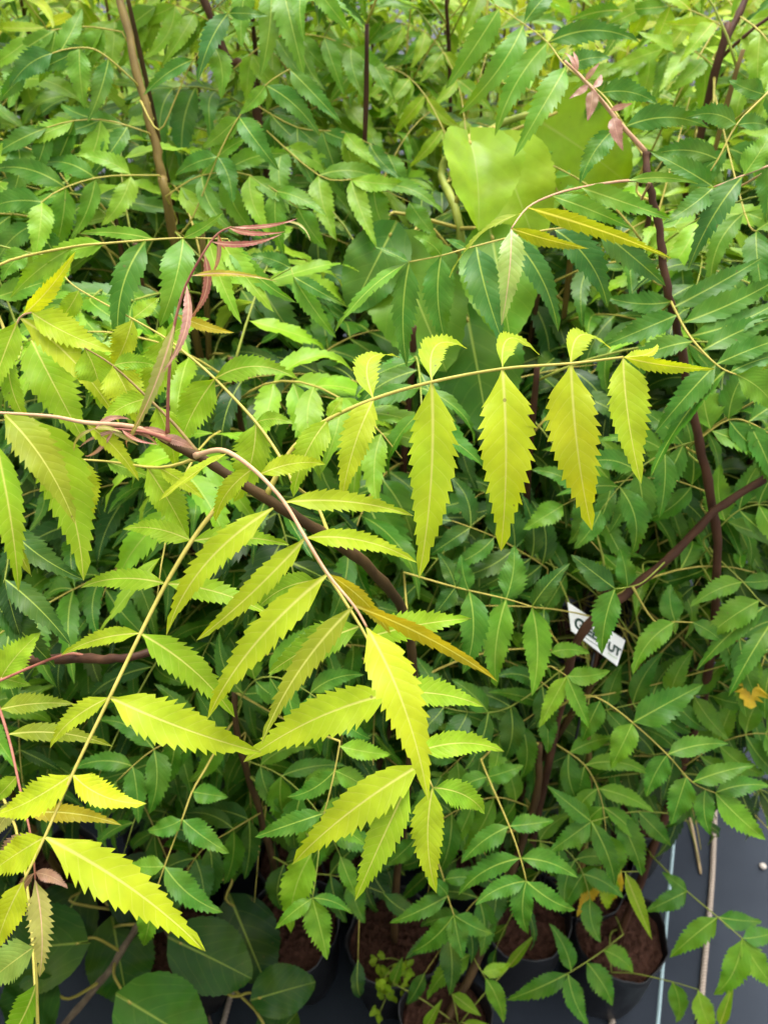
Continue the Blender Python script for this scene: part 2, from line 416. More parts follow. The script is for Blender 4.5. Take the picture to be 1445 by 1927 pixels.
cord(gnd(405, 1990), gnd(452, 1826), 0.0045, 'thin twisted cord lying under the round-leaved plant')
def stick(name, p, q, r, mat, label, cat):
    m = (p+q)/2 + UP*0.003; vs, fs = tube(smooth_path([p+UP*r*1.1, m+UP*r, q+UP*r*1.1], 5), [r*0.8]+[r]*9+[r*0.7], 6, p)
    o = bpy.data.objects.new(name, mesh_from(name, vs, fs, mat)); col.objects.link(o); o.location = p; tag(o, label, cat)
stick('dry_straw', gnd(1290, 1510), gnd(1317, 1646), 0.003, 'straw', 'dry tan straw lying on the mat beside the blue thread', 'straw')
stick('dry_twig', gnd(380, 1870), gnd(402, 1940), 0.002, 'greybark', 'thin grey twig on the mat under the round leaves', 'twig')
rn = random.Random(3); vs = []; fs = []
for i in range(5):
    for k in range(8):
        f = math.sin(math.pi*(i+0.5)/5)*rn.uniform(.85, 1.1); vs.append((0.0075*f*math.cos(k*.785), 0.0065*f*math.sin(k*.785), 0.005-0.005*math.cos(math.pi*(i+.5)/5)))
for i in range(4):
    for k in range(8): fs.append((i*8+k, i*8+(k+1) % 8, (i+1)*8+(k+1) % 8, (i+1)*8+k))
fs += [tuple(range(7, -1, -1)), tuple(range(32, 40))]
o = bpy.data.objects.new('pebble', mesh_from('pebble', vs, fs, 'stone')); col.objects.link(o); o.location = gnd(1433, 1632); tag(o, 'small pale pebble on the dark mat', 'pebble')

# ------------------------------------------------------------ grow bags
BAGH = 0.19
def bag_meshes(seed):
    rn = random.Random(seed); n = 36; rad = 0.068
    ph = [rn.uniform(0, 6.28) for _ in range(6)]
    def rr(a_, z): return rad*(1 + 0.030*math.sin(3*a_+ph[0]+z*9) + 0.022*math.sin(7*a_+ph[1]-z*30) + 0.014*math.sin(13*a_+ph[2]+z*46))*(1 - 0.05*math.cos(z*14+ph[3]))
    prof = [(0.0, 0.9), (0.004, 0.97), (0.03, 1.0), (0.06, 1.02), (0.09, 1.0), (0.12, 1.01), (0.15, 0.99), (0.175, 1.0), (0.198, 1.03), (0.205, 1.06), (0.200, 1.075), (0.188, 1.07)]
    vs = []; fs = []
    for (z, f) in prof:
        for k in range(n):
            a_ = 2*math.pi*k/n; r_ = rr(a_, z)*f
            vs.append((r_*math.cos(a_), r_*math.sin(a_), z + (0.010*math.sin(2*a_+ph[4]) + 0.005*math.sin(5*a_+ph[5]) if z > 0.17 else 0)))
    m = len(prof)
    for i in range(m-1):
        for k in range(n): fs.append((i*n+k, i*n+(k+1) % n, (i+1)*n+(k+1) % n, (i+1)*n+k))
    fs.append(tuple(range(n-1, -1, -1)))
    bag = mesh_from('bag_wall', vs, fs, 'bag')
    vs = [(0, 0, BAGH-0.006)]; fs = []; rings = 18
    for i in range(1, rings+1):
        for k in range(n):
            a_ = 2*math.pi*k/n; r_ = rr(a_, 0.18)*0.985*i/rings
            vs.append((r_*math.cos(a_), r_*math.sin(a_), BAGH-0.010 + rn.choice((-.004, 0, 0, .004, .009))*rn.uniform(.4, 1.1) - 0.006*(i/rings)**3))
    for k in range(n): fs.append((0, 1+k, 1+(k+1) % n))
    for i in range(rings-1):
        for k in range(n): fs.append((1+i*n+k, 1+(i+1)*n+k, 1+(i+1)*n+(k+1) % n, 1+i*n+(k+1) % n))
    return bag, mesh_from('soil', vs, fs, 'soil')
BAGS = [bag_meshes(i) for i in range(5)]
bag_n = 0
BAGPOS = []
def bag(p, label, group=None):
    global bag_n
    b, s = BAGS[bag_n % 5]; bag_n += 1
    p = Vector((p.x, p.y, 0.001)); BAGPOS.append(p)
    e = thing('grow_bag', label, 'grow bag', p, group); WLOC[e.name] = p
    q = Quaternion((0, 0, 1), bag_n*1.9)
    child('bag_wall', b, e, p, q); child('soil', s, e, p, q)
    return p + UP*(BAGH-0.012)
bA = bag(gnd(1165, 1762, BAGH), 'black grow bag of red-brown soil beside the pale blue thread')
bB = bag(gnd(985, 1722, BAGH), 'shaded black grow bag half hidden next to the bag by the blue thread')
bC = bag(gnd(742, 1768, BAGH), 'black grow bag with a small yellow-green weed growing in its soil')
bD = bag(gnd(838, 1925, BAGH), 'black grow bag with a light grass tuft beside its brown stem')
bE = bag(gnd(552, 1740, BAGH), 'black grow bag between the round dark leaves and the weedy bag')
bF = bag(gnd(330, 1770, BAGH), 'black grow bag shaded under the round dark leaves')

# ------------------------------------------------------------ the bright shoot
P1 = Plant('neem_sapling', 'neem sapling with bright yellow-green leaflets and brown leaning stem, in front of all the others', 'sapling', bC)
S1 = P1.stem([bC, at(748, 1640, 1.12), at(775, 1400, 0.92), at(770, 1190, 0.72), at(705, 1078, 0.60), at(600, 1000, 0.53), at(510, 943, 0.50), at(430, 893, 0.485), at(365, 855, 0.475), at(300, 822, 0.465)], 0.0054, 0.0023, 'bark')
# centre leaf on a pink rachis
compound(P1, 'yel', [(368, 858, .472), (408, 847, .462), (440, 856, .455), (488, 893, .447), (535, 945, .44), (575, 1012, .433), (617, 1080, .426), (666, 1140, .42), (690, 1180, .418)], [
 (430, 862, 300, 942, 26, {'roll': 55, 'bend': .07}), (490, 884, 613, 874, 46, {'bend': .05}), (468, 900, 405, 983, 42, {'bend': -.08}),
 (545, 943, 777, 971, 50, {'bend': .05}), (514, 956, 314, 1195, 64, {'bend': -.07}), (590, 1012, 786, 1060, 46, {'bend': .07}),
 (556, 1020, 370, 1205, 56, {'bend': .03}), (612, 1090, 390, 1355, 76, {'bend': -.04}), (632, 1078, 735, 1195, 30, {'roll': 50, 'c': 'orange', 'bend': .1}),
 (664, 1150, 492, 1400, 58, {'bend': -.05, 'c': 'olive'}), (676, 1138, 936, 1283, 26, {'roll': 60, 'c': 'orange', 'bend': .09}),
 (690, 1176, 806, 1506, 98, {'bend': .04, 'c': 'bright', 'sag': .10, 'dz': -.03})], 'rach_p', 1.9, connect=False)
# right leaf with hanging leaflets
compound(P1, 'bright', [(500, 935, .497), (545, 852, .495), (580, 818, .495), (618, 789, .493), (703, 751, .49), (812, 719, .485), (945, 694, .48), (1074, 684, .475), (1172, 672, .472)], [
 (616, 796, 552, 936, 68, {'c': 'lime', 'bend': -.06}), (617, 783, 645, 748, 34, {'c': 'lime'}), (702, 758, 643, 942, 72, {'c': 'yel', 'bend': -.03}), (813, 730, 788, 1088, 88, {'c': 'yel', 'bend': .03}),
 (944, 706, 942, 1037, 100, {'bend': .02}), (1074, 692, 1113, 998, 94, {'bend': -.03}), (1171, 680, 1206, 911, 74, {'c': 'yel', 'bend': -.03}),
 (1180, 672, 1345, 694, 26, {'c': 'yel', 'roll': 40}),
 (704, 744, 752, 672, 62, {'dz': .05, 'sag': .12, 'up': .6, 'bend': .22, 'c': 'yel'}), (813, 712, 878, 656, 62, {'dz': .05, 'sag': .12, 'up': .6, 'bend': .2, 'c': 'yel'}), (945, 688, 1014, 668, 48, {'dz': .05, 'sag': .12, 'up': .6, 'bend': .24, 'c': 'yel'}),
 (1074, 680, 1148, 656, 56, {'dz': .05, 'sag': .1, 'up': .6, 'bend': .2, 'c': 'yel'}), (1172, 668, 1236, 647, 28, {'dz': .04})], 'rach_y', 1.9, connect=False)
# lower left leaf
compound(P1, 'yel', [(432, 932, .497), (400, 965, .492), (361, 1018, .485), (313, 1098, .475), (265, 1192, .465), (207, 1312, .452), (137, 1457, .44), (85, 1575, .432), (45, 1658, .428)], [
 (368, 1013, 546, 1026, 48, {'c': 'lime', 'bend': .05}), (354, 1017, 232, 996, 50, {'c': 'lime', 'bend': -.06}), (325, 1102, 516, 1162, 56, {'c': 'lime', 'bend': .05}),
 (300, 1095, 153, 1106, 50, {'c': 'lime', 'bend': -.06}), (282, 1198, 442, 1350, 74, {'c': 'lime', 'bend': .05}), (247, 1192, 116, 1233, 38, {'bend': -.06}),
 (219, 1315, 492, 1416, 98, {'bend': -.04, 'c': 'yel'}), (192, 1313, 95, 1408, 46, {'bend': -.06}), (155, 1458, 276, 1512, 60, {'c': 'bright', 'bend': -.1, 'tip': 1}),
 (124, 1458, -6, 1532, 78, {'c': 'bright', 'bend': .06}), (96, 1580, 386, 1790, 98, {'c': 'bright', 'bend': .03}), (70, 1575, -20, 1645, 80, {'c': 'bright'}),
 (45, 1655, -8, 1795, 66, {'c': 'bright'})], 'rach_y', 1.9, connect=False)
# leaf below, hanging forward
compound(P1, 'yel', [(548, 962, .515), (590, 1040, .51), (640, 1118, .50), (690, 1200, .49), (735, 1305, .478), (785, 1415, .468), (814, 1482, .462)], [
 (596, 1092, 484, 1146, 58, {'c': 'light'}), (668, 1195, 505, 1268, 78, {'c': 'light'}), (712, 1200, 886, 1164, 66, {'c': 'lime'}), (742, 1316, 910, 1330, 66, {'c': 'lime', 'bend': .05}),
 (722, 1315, 458, 1434, 100, {'c': 'yel', 'bend': -.05}), (800, 1412, 948, 1414, 58, {'c': 'lime', 'bend': .08}), (790, 1428, 549, 1627, 88, {'c': 'yel', 'bend': -.02}),
 (816, 1482, 912, 1532, 62, {'c': 'light'}), (770, 1470, 668, 1695, 76, {'c': 'lime'}), (812, 1490, 821, 1680, 62, {'c': 'yel'})], 'rach_y', 1.5, connect=False)
# rear left leaf on a yellow rachis
compound(P1, 'lime', [(552, 912, .54), (530, 865, .55), (482, 795, .565), (405, 713, .58), (350, 665, .59), (312, 636, .60), (250, 600, .61), (150, 545, .63), (122, 520, .64)], [
 (412, 706, 562, 714, 58, {'bend': .12, 'c': 'light', 'sag': .12}), (400, 718, 335, 852, 80, {'c': 'lime', 'bend': -.05}), (312, 640, 268, 770, 78, {'c': 'lime'}), (322, 632, 395, 600, 44, {'c': 'light'}),
 (246, 602, 205, 700, 60, {'c': 'yel'}), (256, 596, 300, 560, 40, {'c': 'lime'}), (150, 546, 105, 610, 46), (488, 796, 552, 798, 40, {'c': 'light', 'bend': .1}), (476, 800, 440, 945, 70, {'c': 'lime'})], 'rach_y', 1.6)
compound(P1, 'lime', [(372, 852, .49), (330, 800, .505), (280, 750, .515), (213, 688, .525), (160, 655, .535)], [
 (213, 692, 262, 800, 90, {'c': 'yel', 'bend': .03}), (222, 684, 300, 690, 40, {'c': 'light', 'bend': .08}), (290, 757, 330, 880, 66, {'c': 'lime'}), (160, 655, 190, 770, 70, {'c': 'lime'}), (275, 752, 190, 800, 50)], 'olive', 1.5, connect=False)
compound(P1, 'lime', [(372, 862, .50), (300, 880, .51), (200, 868, .53), (100, 862, .54)], [
 (270, 885, 355, 1015, 78, {'c': 'lime'}), (200, 870, 290, 900, 45, {'c': 'light'}), (140, 866, 170, 985, 60, {'c': 'yel'}), (300, 880, 385, 940, 36, {'c': 'yel'})], 'rach_y', 1.4, connect=False)
# pink rachis to the left with hanging olive leaflets
compound(P1, 'yel', [(318, 828, .455), (250, 803, .445), (160, 795, .44), (95, 783, .435), (-14, 776, .43)], [
 (2, 784, 142, 986, 86, {'c': 'olive', 'bend': .05}), (60, 786, 158, 1092, 112, {'c': 'lime', 'bend': .06, 'db': .02}), (-8, 830, 36, 1112, 56, {'c': 'lime'}),
 (165, 797, 262, 905, 40, {'c': 'yel'}), (-5, 910, 60, 1085, 40, {'c': 'olive', 'roll': 40})], 'rach_p', 1.9, connect=False)
tw = [(160, 797, 246, 790, 13), (170, 800, 232, 815, 11), (230, 812, 296, 838, 12), (230, 806, 150, 842, 9), (250, 808, 330, 832, 15), (262, 815, 240, 842, 12), (200, 802, 262, 838, 10), (232, 812, 300, 836, 9), (180, 815, 140, 850, 9), (210, 822, 160, 858, 10), (300, 818, 366, 846, 24)]
compound(P1, 'rose', [(322, 829, .452), (280, 815, .447), (230, 808, .443), (180, 806, .44)], [(*q, {'m': 'pink', 'c': random.choice(['rose', 'pink', 'rose', 'khaki']), 'bend': random.uniform(-.15, .15), 'sag': .1}) for q in tw], 'rach_r', 1.3, connect=False)
# tall pink unfolding leaf
compound(P1, 'rose', [(316, 814, .455), (317, 740, .445), (323, 650, .435), (333, 592, .43), (351, 535, .425), (384, 475, .42), (410, 440, .418), (436, 427, .417)], [
 (328, 600, 238, 834, 40, {'c': 'khaki', 'bend': .05, 'm': 'pink'}), (352, 530, 304, 702, 24, {'bend': .12}), (383, 470, 353, 602, 22, {'bend': .16, 'c': 'pink'}), (412, 437, 395, 520, 12, {'bend': .12}),
 (437, 425, 560, 411, 14, {'bend': -.06, 'c': 'pink'}), (434, 436, 536, 436, 17, {'bend': -.1, 'c': 'pink'}), (397, 460, 531, 440, 20, {'bend': -.1, 'c': 'pink'}), (366, 520, 521, 530, 20, {'c': 'orange', 'bend': .03}),
 (342, 588, 441, 626, 38, {'c': 'orange', 'm': 'young'}), (540, 418, 584, 454, 9, {'c': 'khaki', 'bend': .15}), (410, 440, 425, 470, 12, {'c': 'pink'})], 'rach_r', 1.3, mat='pink', connect=False, wk=.72)

# ------------------------------------------------------------ plant at the left edge
P2 = Plant('neem_sapling', 'neem sapling with pink-tinged young leaf and a bare horizontal brown branch', 'sapling', bag(gnd(-230, 1600, BAGH), 'black grow bag under the sapling with the bare horizontal branch'))
P2.stem([P2.base, at(-200, 1500, .95), at(-150, 1330, .76), at(-80, 1180, .66), at(-40, 900, .60), at(-20, 690, .57)], 0.006, 0.003, 'bark')
P2.stem([at(-110, 1242, .70), at(0, 1241, .66), at(120, 1240, .62), at(200, 1240, .60), at(245, 1236, .59), at(330, 1215, .60)], 0.0048, 0.0024, 'redbark', 'branch')
compound(P2, 'lime', [(-20, 690, .56), (8, 690, .55), (22, 640, .545), (38, 598, .54), (60, 588, .535)], [
 (75, 588, 216, 662, 72, {'c': 'yel', 'bend': -.06}), (42, 604, 226, 798, 62, {'c': 'yel', 'bend': .05}), (60, 640, 162, 836, 104, {'c': 'lime', 'db': .025}), (15, 660, 66, 815, 42, {'c': 'lime', 'roll': 30}),
 (45, 590, 143, 472, 32, {'c': 'bright', 'roll': 35}), (30, 610, -20, 760, 60, {'c': 'lime'})], 'rach_p', 1.6)
compound(P2, 'yel', [(-20, 1290, .53), (0, 1335, .51), (20, 1400, .49), (38, 1482, .47), (60, 1580, .45), (67, 1655, .44)], [
 (12, 1332, 141, 1325, 46, {'c': 'olive', 'bend': .04}), (22, 1384, 213, 1405, 42, {'c': 'olive', 'bend': .06}), (62, 1522, 229, 1553, 40, {'c': 'orange', 'bend': .05}), (67, 1660, 75, 1839, 44, {'c': 'khaki', 'm': 'pink', 'amp': .6}),
 (60, 1638, 42, 1692, 22, {'c': 'rose', 'm': 'pink'}), (74, 1638, 128, 1672, 28, {'c': 'rose', 'm': 'pink'}), (52, 1568, -8, 1650, 46, {'c': 'rose', 'm': 'pink', 'db': .02}), (30, 1452, -15, 1510, 40, {'c': 'lime'}), (40, 1505, -10, 1580, 42, {'c': 'khaki', 'db': .03})], 'rach_r', 1.5)
compound(P2, 'pale', [(76, 1990, .47), (72, 1927, .465), (70, 1850, .462), (67, 1780, .46), (66, 1690, .46)], [
 (66, 1784, -20, 1850, 82, {'c': 'pale'}), (70, 1850, -10, 1990, 60, {'c': 'light'})], 'rach_y', 1.5)
compound(P2, 'dark', [(-40, 960, .60), (-5, 985, .59), (20, 1000, .585), (10, 1090, .58), (-10, 1150, .58)], [
 (25, 992, 160, 1092, 58, {'c': 'dark'}), (28, 1085, 134, 1214, 58, {'c': 'dark'}), (-5, 1138, 105, 1256, 62, {'c': 'dark'}), (-10, 1090, 40, 1200, 50, {'c': 'deep'})], 'rach_g', 1.3, mat='mature')
compound(P2, 'lime', [(-30, 1255, .60), (-10, 1270, .58), (5, 1277, .57)], [(3, 1278, 78, 1190, 72, {'c': 'lime'}), (-5, 1275, 60, 1290, 40, {'c': 'light'})], 'rach_p', 1.3)
compound(P2, 'mid', [(-30, 455, .66), (80, 480, .66), (120, 470, .66), (150, 462, .66)], [(-10, 560, 135, 515, 50, {'c': 'mid'}), (60, 470, 5, 530, 50), (130, 470, 70, 590, 50, {'c': 'light'})], 'rach_g', 1.3, mat='mature')

# ------------------------------------------------------------ right-hand sapling in the bag by the thread
P5 = Plant('neem_sapling', 'tall red-stemmed neem sapling rooted in the bag beside the blue thread', 'sapling', bA)
P5.stem([bA, at(1215, 1632, 1.17), at(1248, 1540, 1.12), at(1322, 1320, 1.0), at(1350, 1060, .88), at(1330, 905, .82), at(1305, 790, .78), at(1275, 625, .74), at(1254, 540, .72), at(1240, 430, .71), at(1222, 350, .70), at(1214, 285, .70)], 0.0060, 0.0028, 'redbark')
P5.stem([at(1214, 285, .70), at(1160, 225, .69), at(1100, 152, .69), at(1062, 115, .69)], 0.0022, 0.0012, 'rach_p', 'shoot', nodes=False)
compound(P5, 'green', [(1262, 568, .71), (1290, 622, .69), (1320, 660, .68), (1355, 692, .67), (1385, 705, .665)], [
 (1262, 568, 1130, 556, 50), (1278, 600, 1126, 655, 58), (1283, 572, 1432, 486, 54), (1292, 594, 1478, 516, 58), (1305, 628, 1480, 556, 54), (1328, 655, 1482, 590, 54), (1352, 684, 1482, 634, 50),
 (1370, 697, 1482, 664, 44), (1386, 703, 1462, 780, 76, {'c': 'mid'}), (1300, 640, 1150, 706, 50), (1340, 688, 1232, 815, 58), (1362, 698, 1222, 902, 40, {'roll': 45})], 'rach_y', 1.7, mat='mature')
compound(P5, 'green', [(1250, 485, .71), (1190, 450, .70), (1122, 428, .69), (1042, 431, .685), (962, 446, .68), (877, 468, .675), (830, 481, .67), (770, 493, .67)], [
 (771, 499, 766, 692, 50), (828, 486, 841, 650, 60), (906, 464, 950, 655, 64, {'c': 'blue'}), (973, 452, 1050, 625, 54, {'c': 'blue'}), (1044, 440, 1143, 578, 70, {'c': 'blue'}), (1116, 434, 1252, 538, 60, {'c': 'blue'}),
 (823, 477, 778, 445, 40, {'c': 'mid'}), (770, 490, 706, 464, 24, {'roll': 30}), (764, 498, 632, 623, 34, {'roll': 40, 'c': 'mid'}), (880, 462, 838, 450, 20)], 'rach_y', 1.6, mat='mature')
compound(P5, 'light', [(1222, 345, .69), (1180, 340, .66), (1092, 353, .64), (1037, 368, .625), (992, 391, .61), (962, 430, .60)], [
 (962, 440, 943, 612, 48, {'c': 'pale', 'm': 'pink'}), (984, 396, 846, 522, 22, {'c': 'olive', 'roll': 60}), (962, 426, 1106, 468, 22, {'c': 'olive', 'roll': 55}), (995, 391, 1262, 486, 26, {'c': 'olive', 'roll': 55, 'bend': .06}),
 (1040, 369, 1192, 432, 42, {'c': 'mid', 'm': 'mature'}), (1090, 355, 1262, 412, 48, {'c': 'mid', 'm': 'mature'}), (1180, 340, 1312, 346, 24, {'c': 'mid', 'm': 'mature'})], 'rach_p', 1.7)
compound(P5, 'rose', [(1160, 226, .69), (1130, 185, .685), (1100, 152, .68), (1075, 125, .68)], [
 (1112, 160, 1070, 186, 16, {'c': 'rose'}), (1122, 168, 1105, 228, 24, {'c': 'rose'}), (1105, 152, 1128, 118, 13), (1085, 135, 1062, 100, 12), (1090, 138, 1078, 98, 10), (1118, 160, 1130, 140, 16), (1158, 205, 1190, 194, 14), (1155, 212, 1172, 284, 26, {'c': 'rose'}), (1160, 216, 1168, 250, 16, {'c': 'khaki'})], 'rach_p', 1.2, mat='pink', connect=False)
compound(P5, 'green', [(1215, 300, .72), (1190, 262, .73), (1160, 215, .74), (1130, 175, .75), (1065, 125, .77), (1030, 80, .79), (985, 45, .80), (930, 8, .82)], [
 (934, 14, 838, 168, 58, {'c': 'mid'}), (982, 46, 862, 216, 58, {'c': 'mid'}), (1024, 84, 931, 256, 58, {'c': 'mid'}), (1050, 140, 966, 296, 60, {'c': 'mid'}), (1030, 72, 1202, 80, 50, {'bend': .1}), (985, 40, 1052, -25, 44), (1068, 120, 1150, 110, 44),
 (1130, 172, 1236, 196, 50, {'bend': .1}), (1166, 236, 1332, 240, 54, {'bend': .1}), (1152, 246, 1090, 348, 54)], 'rach_y', 1.5, mat='mature')
compound(P5, 'green', [(1335, 1030, .90), (1345, 1045, .89), (1397, 1095, .87), (1428, 1130, .86), (1450, 1145, .86)], [
 (1397, 1095, 1298, 1142, 46, {'c': 'mid'}), (1426, 1132, 1325, 1202, 66, {'c': 'mid'}), (1440, 1145, 1310, 1262, 46), (1400, 1090, 1465, 1085, 40), (1448, 1175, 1370, 1310, 44)], 'rach_g', 1.4, mat='mature')
compound(P5, 'green', [(1172, 1758, 1.22), (1135, 1788, 1.16), (1103, 1810, 1.12), (1068, 1832, 1.10)], [
 (1068, 1832, 953, 1882, 44), (1070, 1828, 1033, 1738, 40), (1070, 1836, 1107, 1928, 46), (1104, 1812, 1152, 1893, 52), (1134, 1788, 1192, 1832, 44, {'c': 'mid'})], 'rach_g', 1.7, mat='mature')
compound(P5, 'green', [(1225, 1610, 1.13), (1255, 1640, 1.10), (1292, 1677, 1.08), (1350, 1726, 1.05), (1396, 1766, 1.03)], [
 (1292, 1677, 1213, 1716, 42), (1351, 1727, 1260, 1802, 50, {'c': 'mid'}), (1395, 1766, 1342, 1872, 56, {'c': 'mid'}), (1354, 1722, 1432, 1734, 42), (1397, 1762, 1460, 1752, 42), (1400, 1768, 1462, 1862, 54, {'c': 'mid'}), (1290, 1672, 1245, 1640, 30)], 'rach_g', 1.7, mat='mature')
compound(P5, 'green', [(1150, 1830, 1.20), (1195, 1832, 1.17), (1265, 1848, 1.14), (1312, 1862, 1.12)], [
 (1265, 1850, 1272, 1925, 36, {'c': 'mid'}), (1312, 1862, 1345, 1945, 48, {'c': 'light'})], 'rach_g', 1.5, mat='mature')
compound(P5, 'green', [(1255, 1530, 1.08), (1200, 1527, 1.03), (1158, 1534, .99), (1112, 1546, .96)], [
 (1113, 1546, 1156, 1668, 46), (1156, 1540, 1207, 1648, 58), (1200, 1530, 1262, 1592, 44), (1105, 1548, 1030, 1606, 48), (1102, 1540, 1028, 1478, 44)], 'rach_g', 1.6, mat='mature')
compound(P5, 'mid', [(1210, 1640, 1.15), (1190, 1640, 1.10), (1168, 1640, 1.08), (1130, 1630, 1.08)], [
 (1176, 1645, 1226, 1768, 32, {'c': 'lime', 'm': 'young', 'amp': .1}), (1168, 1640, 1130, 1700, 34, {'c': 'yellow'}), (1130, 1640, 1085, 1725, 36, {'c': 'yellow'}), (1150, 1645, 1142, 1710, 38, {'c': 'lime'}), (1130, 1632, 1068, 1690, 44), (1172, 1632, 1150, 1610, 24, {'c': 'yellow'})], 'rach_g', 1.4, mat='mature')

# ------------------------------------------------------------ the stem passing before the tag
P6 = Plant('neem_sapling', 'neem sapling whose red-brown stem slants across the white name tag', 'sapling', bB)
P6.stem([bB, at(1000, 1590, 1.12), at(1040, 1400, .98), at(1088, 1206, .88), at(1175, 1120, .86), at(1270, 1040, .84), at(1345, 962, .82), at(1450, 892, .80), at(1540, 800, .78)], 0.0058, 0.0034, 'redbark')
compound(P1, 'green', [(1010, 1145, .77), (952, 1127, .76), (857, 1105, .75), (760, 1077, .75)][::-1], [
 (893, 1118, 870, 1268, 54), (955, 1132, 934, 1295, 54, {'c': 'mid'}), (1003, 1138, 1000, 1310, 54, {'c': 'mid'}), (895, 1110, 868, 1044, 46), (955, 1124, 966, 1026, 54), (1006, 1132, 1072, 1060, 44, {'c': 'dark'}), (857, 1105, 822, 1040, 42, {'c': 'dark'}), (850, 1108, 815, 1160, 42, {'c': 'dark'})], 'rach_y', 1.5, mat='mature')
compound(P6, 'green', [(1250, 1058, .84), (1210, 1095, .82), (1180, 1105, .80), (1157, 1108, .79)], [
 (1157, 1110, 1132, 1232, 52, {'bend': -.05}), (1153, 1106, 1074, 1044, 56, {'c': 'dark'}), (1180, 1102, 1165, 1030, 38)], 'rach_g', 1.2, mat='mature')
compound(P6, 'green', [(1052, 1330, .93), (1090, 1310, .90), (1130, 1316, .88), (1190, 1360, .87), (1255, 1420, .87), (1302, 1472, .88), (1345, 1492, .89)], [
 (1190, 1358, 1322, 1288, 72), (1187, 1362, 1148, 1446, 58, {'c': 'mid'}), (1290, 1456, 1262, 1552, 50), (1330, 1490, 1336, 1572, 38), (1135, 1315, 1095, 1395, 50), (1255, 1422, 1215, 1500, 52), (1262, 1418, 1370, 1400, 46), (1345, 1492, 1450, 1480, 44), (1352, 1496, 1440, 1580, 58, {'c': 'mid'}), (1310, 1470, 1420, 1440, 44)], 'rach_y', 1.6, mat='mature')
compound(P6, 'mid', [(1000, 1290, .90), (1030, 1255, .86), (1050, 1262, .85), (1066, 1272, .84)], [
 (1066, 1270, 1148, 1262, 44, {'c': 'mid'}), (1066, 1274, 1014, 1370, 42, {'c': 'light'}), (1068, 1276, 1110, 1372, 40, {'c': 'mid'}), (1035, 1228, 1110, 1230, 36)], 'rach_y', 1.3, mat='mature')
compound(P6, 'green', [(1190, 1105, .85), (1230, 1168, .87), (1270, 1170, .87), (1330, 1172, .88)], [(1274, 1168, 1262, 1100, 44), (1275, 1172, 1190, 1270, 52, {'c': 'mid', 'bend': -.1}), (1300, 1170, 1360, 1210, 40)], 'rach_y', 1.4, mat='mature', connect=False)
compound(P6, 'yellow', [(1440, 1230, .92), (1430, 1260, .92), (1420, 1280, .92)], [(1420, 1280, 1412, 1334, 52, {'c': 'yellow', 'amp': .6, 'teeth': 4}), (1392, 1262, 1378, 1290, 14, {'c': 'yellow'})], 'rach_y', 1.2, mat='mature')

# ------------------------------------------------------------ lower middle saplings
P7 = Plant('neem_sapling', 'low dark green neem sapling with a bare brown stem beside the grass tuft', 'sapling', bD)
P7.stem([bD, at(905, 1790, 1.20), at(945, 1690, 1.13), at(985, 1580, 1.06), at(1010, 1480, 1.0), at(1015, 1400, .97)], 0.0066, 0.004, 'bark')
compound(P7, 'green', [(905, 1430, .92), (918, 1462, .90), (958, 1555, .87), (979, 1615, .86), (990, 1658, .855)], [
 (957, 1555, 868, 1624, 48), (963, 1554, 1042, 1544, 42), (978, 1615, 863, 1684, 48), (985, 1614, 1087, 1652, 48), (987, 1658, 893, 1704, 44), (993, 1658, 1082, 1712, 44), (990, 1662, 993, 1757, 44), (918, 1465, 850, 1500, 40), (925, 1470, 985, 1440, 42)], 'rach_y', 1.7, mat='mature')
compound(P7, 'green', [(815, 1600, 1.0), (832, 1645, .98), (842, 1686, .97), (854, 1722, .96)], [
 (840, 1686, 733, 1737, 42), (853, 1722, 774, 1792, 48), (856, 1722, 927, 1757, 44), (854, 1724, 872, 1803, 42), (835, 1650, 905, 1655, 36), (838, 1690, 800, 1650, 30)], 'rach_y', 1.6, mat='mature')
compound(P7, 'mid', [(885, 1790, 1.12), (898, 1815, 1.09), (913, 1840, 1.08)], [(878, 1802, 803, 1882, 46), (912, 1840, 947, 1925, 40, {'c': 'mid'}), (905, 1826, 960, 1812, 30, {'c': 'light'})], 'rach_g', 1.5, mat='mature')
P8 = Plant('neem_sapling', 'small dark neem sapling rooted between the weedy bag and the round dark leaves', 'sapling', bE)
P8.stem([bE, at(520, 1640, 1.12), at(480, 1500, .98), at(450, 1400, .90), at(440, 1300, .85)], 0.0052, 0.003, 'bark')
compound(P8, 'green', [(385, 1450, .80), (362, 1490, .79), (343, 1542, .78), (310, 1630, .77), (288, 1695, .77)], [
 (338, 1542, 278, 1562, 44), (346, 1544, 432, 1606, 52), (307, 1628, 238, 1626, 44, {'c': 'mid'}), (313, 1632, 420, 1717, 58), (365, 1485, 430, 1500, 44), (288, 1695, 270, 1780, 40, {'c': 'mid'})], 'rach_y', 1.6, mat='mature')
compound(P8, 'mid', [(600, 1600, .84), (595, 1645, .83), (588, 1690, .82)], [
 (590, 1690, 616, 1805, 52), (585, 1690, 518, 1748, 34, {'c': 'mid'}), (592, 1690, 662, 1720, 28, {'c': 'green'}), (586, 1606, 547, 1757, 62, {'c': 'light', 'db': -.02})], 'rach_g', 1.4, mat='mature')
compound(P8, 'green', [(640, 1395, .70), (630, 1450, .70), (610, 1530, .70), (580, 1610, .72)], [
 (604, 1530, 480, 1575, 48), (612, 1535, 690, 1590, 50, {'c': 'mid'}), (632, 1445, 700, 1490, 48, {'c': 'mid'}), (628, 1450, 540, 1500, 46), (640, 1400, 735, 1420, 44, {'c': 'light'})], 'rach_y', 1.4, mat='mature')

